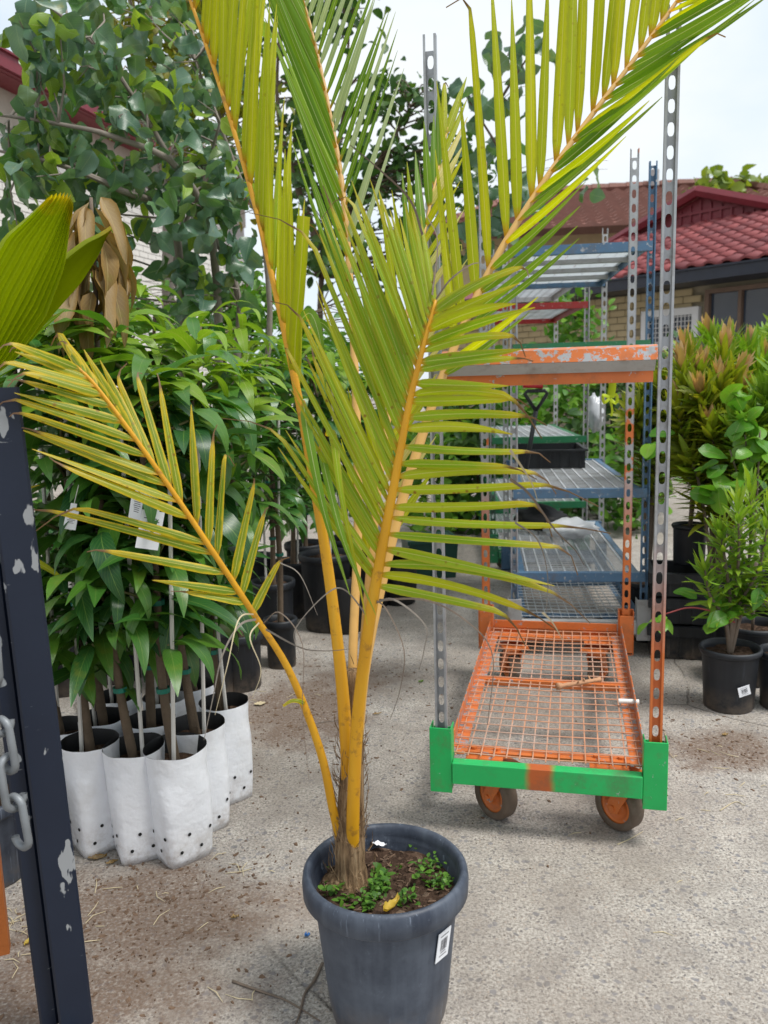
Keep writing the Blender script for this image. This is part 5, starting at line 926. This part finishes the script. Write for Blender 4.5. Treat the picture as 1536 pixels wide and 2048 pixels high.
conebush(T, bs, [[(1388, 990, Y), (1395, 880, Y), (1392, 800, Y), (1400, 730, Y - .03)], [(1390, 960, Y), (1420, 860, Y - .04), (1450, 790, Y - .06), (1478, 740, Y - .06)], [(1385, 960, Y), (1375, 870, Y - .03), (1370, 790, Y - .03), (1362, 720, Y - .03)], [(1388, 960, Y), (1410, 850, Y + .05), (1440, 760, Y + .05), (1450, 690, Y + .05)], [(1388, 960, Y), (1378, 880, Y + .05), (1385, 780, Y + .06), (1372, 690, Y + .06)], [(1392, 950, Y), (1440, 900, Y - .03), (1490, 830, Y - .04), (1520, 790, Y - .05)], [(1386, 960, Y), (1372, 900, Y - .05), (1358, 840, Y - .05), (1348, 790, Y - .05)]], NV, NP, .115, .0045, 300, 12)
# more of them behind and at the edge
for k, (px, py, zt, Y, label, va, tva, st) in enumerate(((1570, 1060, .3, 3.1, 'dense green narrow-leaved shrub at the edge of the concrete', NF, None, [(1500, 820), (1530, 780), (1470, 850), (1560, 740), (1480, 900), (1530, 900)]),
        (1480, 960, .3, 3.7, 'pale green shrub standing behind the reddish shrub', NF, NP, [(1380, 700), (1420, 670), (1460, 680), (1500, 690), (1530, 720), (1350, 760), (1490, 740)]), (1300, 960, .3, 3.5, 'olive narrow-leaved shrub half hidden behind the trolley posts', NV, None, [(1290, 790), (1320, 770), (1345, 800), (1270, 830), (1310, 850)]), (1440, 1000, .3, 3.25, 'bushy yellow-green shrub between the crates and the cottage wall', NV, NP, [(1400, 780), (1440, 760), (1480, 780), (1420, 850), (1460, 860), (1500, 840), (1380, 860), (1350, 900), (1400, 930), (1480, 930)]), (1580, 800, .3, 4.2, 'tall green shrub behind the others, under the cottage window', NF, None, [(1500, 720), (1530, 680), (1560, 660), (1480, 760)]))):
    p = A(px, py, Y); f0 = Vector((p.x, p.y, 0)); T = thing('potted_conebush', f0, label, 'shrub', 'potted shrubs on the right'); pot(T, f0, .12, .26, 'pot_black', .01, .02, .82, .03, 32)
    conebush(T, f0 + VZ * .22, [[(lerp(px, a, .5), lerp(py, b_, .45), Y + rnd(-.08, .08)), (a, b_, Y + rnd(-.12, .12))] for a, b_ in st], va, tva, .125, .0042, 300, 10)
p = A(1500, 1000, 2.95); f0 = Vector((p.x + .03, p.y, 0)); T = thing('broad_leaved_plant', f0, 'plant with large rounded glossy leaves between the narrow-leaved shrubs', 'plant'); pot(T, f0, .11, .22, 'pot_black', .01, .02, .82, .03, 32)
b = MB()
for a, b_ in ((1490, 870), (1450, 960), (1520, 860), (1460, 900)): b.tube(spline([f0 + VZ * .19, A(1510, 1080, 2.95), A(a, b_, 2.9)], 12), [lerp(.006, .003, i / 12) for i in range(13)], 6)
b.build('stem', 'twig', T, True); broad(T, [(1500, 850, 2.9, 9, .07), (1450, 930, 2.88, 8, .06), (1520, 900, 2.88, 8, .06), (1440, 980, 2.86, 6, .04), (1480, 800, 2.92, 6, .06), (1500, 960, 2.9, 8, .05), (1310, 880, 3.2, 5, .06)], .095)
c = bagc(1568, 1300, .2); T = thing('potted_conebush', c, 'small dark shrub in the black pot beside the barcode pot', 'shrub', 'potted shrubs on the right'); pot(T, c, .085, .2, 'pot_black', .008, .02, .8, .025, 32); conebush(T, c + VZ * .18, [[(1560, 1200, c.y), (1540, 1120, c.y)], [(1580, 1200, c.y), (1590, 1100, c.y)]], NF, None, .08, .009)
T = thing('plant_tag', A(1480, 1000, 2.8), 'striped white plant tag leaning on the round leaves on the right', 'tag'); M = Matrix.Translation(A(1477, 1000, 2.78)) @ Matrix.Rotation(.3, 4, 'Y'); b = MB(); b.box((0, 0, 0), (.035, .0015, .085), M); b.build('card', 'paper', T); b = MB()
for i in range(4): b.box((-.01 + i * .007, -.0012, -.005), (.002, .0006, .06), M)
b.build('print', 'ink', T); b = MB(); b.box((.012, 0, .05), (.02, .003, .012), M); b.build('clip', 'tie_green', T)

# ------------------------------------------------------------------ things on and around the trolleys
random.seed(61)
def traybox(name, M, w_, d_, h, z, mat, label, cat, group=None, thick=.006):
    b = MB()
    for s_ in (-1, 1):
        b.box((s_ * (w_ / 2 - thick / 2), 0, z + h / 2), (thick, d_, h), M); b.box((0, s_ * (d_ / 2 - thick / 2), z + h / 2), (w_ - 2 * thick - .001, thick, h - .001), M)
        b.box((s_ * (w_ / 2 + .006), 0, z + h - .006), (.014, d_ + .024, .01), M); b.box((0, s_ * (d_ / 2 + .006), z + h - .0065), (w_ - .004, .014, .009), M)
        for k in range(7): b.box((lerp(-w_ / 2, w_ / 2, (k + .5) / 7), s_ * (d_ / 2 + .0015), z + h * .42), (.008, .004, h * .75), M)
    b.box((0, 0, z + .004), (w_ - 2 * thick, d_ - 2 * thick, .006), M); return tag(rebase(b.build(name, mat)), label, cat, group)
traybox('tray', T1 @ Matrix.Translation((-.03, .95, 0)), .38, .28, .045, 1.166, 'tray_black', 'black plastic tray on the upper shelf of the orange deck trolley', 'tray')
traybox('tray', T2 @ Matrix.Translation((-.05, .98, 0)), .33, .40, .095, .6915, 'tray_black', 'deep black plastic tray on the middle shelf of the blue trolley', 'tray')
# spade with D-handle standing in the blue trolley
p = T2 @ Vector((-.19, .55, .6905)); T = thing('spade', p, 'black D-handled spade with a red grip top leaning in the blue trolley', 'spade'); b = MB()
hd = A(1072, 800, p.y); top = hd.z
b.tube([p, Vector((hd.x, p.y, top - .05))], .011, 8); b.tube([Vector((hd.x + x, p.y, top + z)) for x, z in ((0, -.05), (-.04, .01), (-.052, .03), (-.04, .042), (.04, .042), (.052, .03), (.04, .01), (0, -.05))], .0085, 8); b.build('handle', 'black_handle', T, True)
b = MB(); b.tube([Vector((hd.x - .06, p.y, top + .066)), Vector((hd.x + .03, p.y, top + .062))], [.012, .016], 8, True, .7); b.build('grip', 'red_plastic', T, True)
# yellow flagging tape tied below the shelf
q_ = T1 @ Vector((W1 / 2 - .02, L1 - .02, 1.13)); T = thing('flagging_tape', q_ - VZ * .18, 'neon yellow flagging tape tied to the rear post of the orange trolley', 'tape')
yq = q_.y - .03
for pts, w_ in (([(1222, 745, yq), (1224, 770, yq), (1220, 795, yq)], .030), ([(1220, 795, yq), (1206, 790, yq - .01), (1208, 806, yq - .01), (1220, 797, yq)], .012), ([(1220, 795, yq), (1233, 790, yq - .01), (1232, 806, yq - .01), (1220, 797, yq)], .012), ([(1220, 797, yq), (1224, 820, yq), (1222, 832, yq)], .009)):
    b = MB(); b.add(*ribbon(spline([A(*p_) for p_ in pts], 10), w_, lambda t: 1, .3, .2)); b.build('ribbon', 'neon', T, True)
# crumpled plastic film on the lower shelves
def film(px, py, Y, rx, ry, rz, mat, label, group=None, z=None):
    b = MB(); n1, n2 = 16, 10; vs = []; c = A(px, py, Y)
    for i in range(n2 + 1):
        for j in range(n1):
            a, e = 2 * math.pi * j / n1, -math.pi / 2 + math.pi * i / n2; d = Vector((math.cos(a) * math.cos(e), math.sin(a) * math.cos(e), math.sin(e))); k = 1 + .5 * noise.noise(d * 2.5 + Vector((px, 0, 0))) + .2 * noise.noise(d * 7); vs.append(c + Vector((d.x * rx, d.y * ry, d.z * rz)) * k)
    if z is not None: lo = min(v.z for v in vs); vs = [Vector((v.x, v.y, max(z, v.z - lo + z + 0) if v.z - lo > 0 else z)) for v in vs]
    b.add(vs, [(i * n1 + j, i * n1 + (j + 1) % n1, (i + 1) * n1 + (j + 1) % n1, (i + 1) * n1 + j) for i in range(n2) for j in range(n1)]); return tag(rebase(b.build('plastic_film', mat, None, True)), label, 'plastic film', group)
film(1140, 990, 4.0, .12, .10, .05, 'film_white', 'crumpled white plastic film lying on the lower shelf of the blue trolley', z=.347)
film(1080, 990, 4.25, .13, .12, .06, 'bag_inside', 'heap of black plastic film at the back of the lower shelf', z=.347)
film(1190, 840, 4.9, .05, .05, .10, 'film_bag', 'pale translucent plastic bag on the shelf of the grey and green trolley', z=.802)
film(1275, 880, 3.9, .06, .06, .05, 'film_white', 'white plastic bag beside the posts of the blue trolley', z=.001)
# things lying on the orange deck
dk = T1.to_3x3() @ VZ
b = MB(); c = G(1160, 1372, .203); P = spline([c + Vector((-.075, -.02, .008)), c + Vector((-.03, -.005, .008)), c + Vector((.02, .012, .008)), c + Vector((.07, .03, .008))], 14); b.tube(P, [.011 if i < 2 else rnd(.005, .009) for i in range(15)], 7)
for k in (5, 7, 9, 11, 12): b.tube([P[k], P[k] + Vector((rnd(-.012, .012), rnd(-.02, .02), rnd(.004, .016)))], [.004, .002], 5)
tag(rebase(b.build('broken_branch', 'wood_raw', None, True)), 'broken reddish piece of branch lying on the orange mesh deck', 'branch')
b = MB(); p0, p1 = G(1237, 1402, .209), G(1278, 1404, .209); b.tube([p0, p1], .0072, 14, False); b.tube([p1, p0], .0058, 14, False); b.add([], [])
d_ = (p1 - p0).normalized(); a_ = d_.cross(VZ)
for e_, sg in ((p0, 1), (p1, -1)):
    ring = [(e_ + (a_ * math.cos(t_) + VZ * math.sin(t_)) * r_) for r_ in (.0058, .0072) for t_ in [2 * math.pi * k / 14 for k in range(14)]]; b.add(ring, [(j, (j + 1) % 14, 14 + (j + 1) % 14, 14 + j) for j in range(14)])
tag(rebase(b.build('pipe_offcut', 'white_pipe')), 'short white plastic pipe offcut lying on the orange mesh deck', 'pipe')
# dark pots, film sacks and the green bin behind the palm
def sack(px, py, r_, h, label, mat='bag_inside'):
    c = G(px, py); b = MB(); n, rows = 30, 12; vs = []
    for i in range(rows):
        u = i / (rows - 1)
        for j in range(n): a = 2 * math.pi * j / n; k = r_ * (.88 + .15 * math.sin(u * 2.6)) * (1 + .09 * noise.noise((math.cos(a) * 2.4 + px, math.sin(a) * 2.4, u * 4))) * (1 if i < rows - 1 else .9); vs.append(c + Vector((math.cos(a) * k, math.sin(a) * k, u * h)))
    b.add(vs, [(i * n + j, i * n + (j + 1) % n, (i + 1) * n + (j + 1) % n, (i + 1) * n + j) for i in range(rows - 1) for j in range(n)]); T = thing('planter_bag', c, label, 'planter bag', 'black planter bags behind the palm'); b.build('bag', mat, T, True); soil(T, c, r_ * .88, h - .03, 24); return T
sack(800, 1205, .085, .24, 'black film planter bag standing beside the green bin'); sack(745, 1210, .09, .27, 'black film planter bag half hidden by the palm stalks')
sack(690, 1260, .09, .26, 'wide black film planter bag standing behind the palm stalks')
c = G(862, 1160); T = thing('green_bin', c, 'dark green plastic tub standing behind the planter bags', 'tub'); b = MB(); M = Matrix.Translation(c + Vector((0, .14, 0))) @ Matrix.Rotation(.15, 4, 'Z')
b.box((0, 0, .115), (.26, .24, .228), M, taper=1.12); b.build('body', 'bin_green', T); b = MB()
for s_ in (-1, 1): b.box((s_ * .147, 0, .222), (.014, .29, .022), M); b.box((0, s_ * .137, .223), (.278, .014, .02), M)
b.build('rim', 'bin_green', T)

# ------------------------------------------------------------------ litter on the ground
random.seed(71)
def litter(name, mat, spots, mk):
    b = MB()
    for (px, py, sx, sy, n) in spots:
        c = G(px, py)
        for k in range(n): mk(b, c + Vector((random.gauss(0, sx), random.gauss(0, sy), 0)))
    o = stuff(b.build(name, mat)); return tag(o, {'bark_litter': 'scattered bark chips and potting mix on the concrete', 'straw_litter': 'dry straw and leaf bits on the concrete', 'pebbles': 'loose grit scattered on the concrete'}[name], {'bark_litter': 'bark chips', 'straw_litter': 'straw', 'pebbles': 'grit'}[name])
def chip(b, p):
    k_ = random.random() ** 3; L, W_ = .0022 + k_ * .010, .0016 + k_ * .004; a = rnd(0, 6.28); n = random.choice((4, 5, 5, 6)); ring = []
    for q_ in range(n):
        t_ = 2 * math.pi * q_ / n + rnd(-.35, .35); x, y = math.cos(t_) * L * rnd(.6, 1.1), math.sin(t_) * W_ * rnd(.6, 1.2); ring.append(p + Vector((x * math.cos(a) - y * math.sin(a), x * math.sin(a) + y * math.cos(a), 0)))
    h_ = rnd(.001, .0035); top = [p + (v - p) * .8 + VZ * h_ * rnd(.6, 1.2) for v in ring]; b.add(ring + top, [tuple(range(n, 2 * n))] + [(q_, (q_ + 1) % n, n + (q_ + 1) % n, n + q_) for q_ in range(n)], r=random.random())
def straw(b, p):
    a = rnd(0, 6.28); L = rnd(.015, .06); d = Vector((math.cos(a), math.sin(a), 0)); e = Vector((-d.y, d.x, 0)) * rnd(-.2, .2) * L; b.tube([p + VZ * .0015, p + d * L * .5 + e + VZ * rnd(.0015, .006), p + d * L + VZ * .0015], [.0009, .0012, .0005], 4)
def grit(b, p):
    s_ = rnd(.0012, .0035); b.box((p.x, p.y, s_ * .4), (s_ * rnd(.8, 1.6), s_ * rnd(.8, 1.3), s_ * .8), taper=.6)
litter('bark_litter', 'chip', [(270, 1830, .22, .12, 420), (160, 1960, .2, .12, 200), (610, 1420, .2, .25, 420), (1450, 1500, .2, .10, 260), (560, 1500, .2, .2, 120), (700, 1340, .3, .3, 200), (1000, 1560, .3, .2, 60), (1400, 1400, .2, .15, 90), (400, 1760, .2, .08, 120)], chip)
litter('straw_litter', 'straw', [(40, 1850, .10, .07, 60), (330, 1780, .15, .06, 12), (1480, 1530, .2, .12, 14), (1100, 1700, .5, .2, 8), (1430, 1610, .2, .1, 5), (560, 1380, .2, .2, 14), (350, 1950, .3, .1, 8)], straw)
litter('pebbles', 'grey_twig', [(900, 1800, .6, .4, 150), (400, 1850, .4, .3, 200), (1200, 1600, .5, .4, 90)], grit)
for k, (px, py, L, W_, rot, mt, lab) in enumerate(((195, 1718, .045, .02, .2, 'withered', 'brown dead leaf on the concrete before the white bags'), (225, 1728, .03, .012, .6, 'withered', 'small brown dead leaf by the foot of a white bag'), (470, 1838, .018, .010, .3, 'withered', 'small tan leaf fragment on the concrete left of the palm pot'), (520, 1410, .04, .03, .4, 'straw', 'crumpled tan leaf on the dirt behind the palm'), (1450, 1472, .022, .012, .2, 'withered', 'orange-brown leaf on the dirt beside the black pots'), (842, 1365, .02, .012, .3, 'fresh_leaf', 'fresh green leaf fallen on the concrete beside the trolley'), (755, 1430, .03, .008, .3, 'withered', 'reddish dead leaf on the concrete behind the palm'), (615, 1875, .012, .008, .3, 'blue_bit', 'tiny scrap of blue plastic on the concrete beside the palm pot'), (60, 1885, .03, .014, 1.2, 'yellow_leaf', 'yellow dead leaf in the straw by the gate'))):
    crumple('fallen_leaf' if mt != 'blue_bit' else 'plastic_scrap', px, py, 0, L, W_, mt, lab, 'leaf' if mt != 'blue_bit' else 'scrap', rot, .006)
for pts, r_, lab in (([(465, 1965), (520, 1985), (575, 2005), (640, 2045)], .0028, 'long thin olive stalk lying on the concrete beside the palm pot'), ([(645, 1930), (628, 1965), (610, 1990), (600, 2030), (588, 2060)], .0035, 'reddish crooked twig lying against the foot of the palm pot'), ([(1440, 1622), (1470, 1605), (1490, 1612)], .0015, 'pale dry twig lying on the concrete right of the trolley wheel'), ([(1235, 1690), (1262, 1678), (1286, 1664)], .0015, 'thin tan stalk on the concrete before the trolley wheel')):
    b = MB(); b.tube(spline([G(*p_) + VZ * (r_ * 1.1) for p_ in pts], 16), [r_ * lerp(1, .5, i / 16) for i in range(17)], 6); tag(rebase(b.build('twig', 'twig' if r_ > .002 else 'straw', None, True)), lab, 'twig')
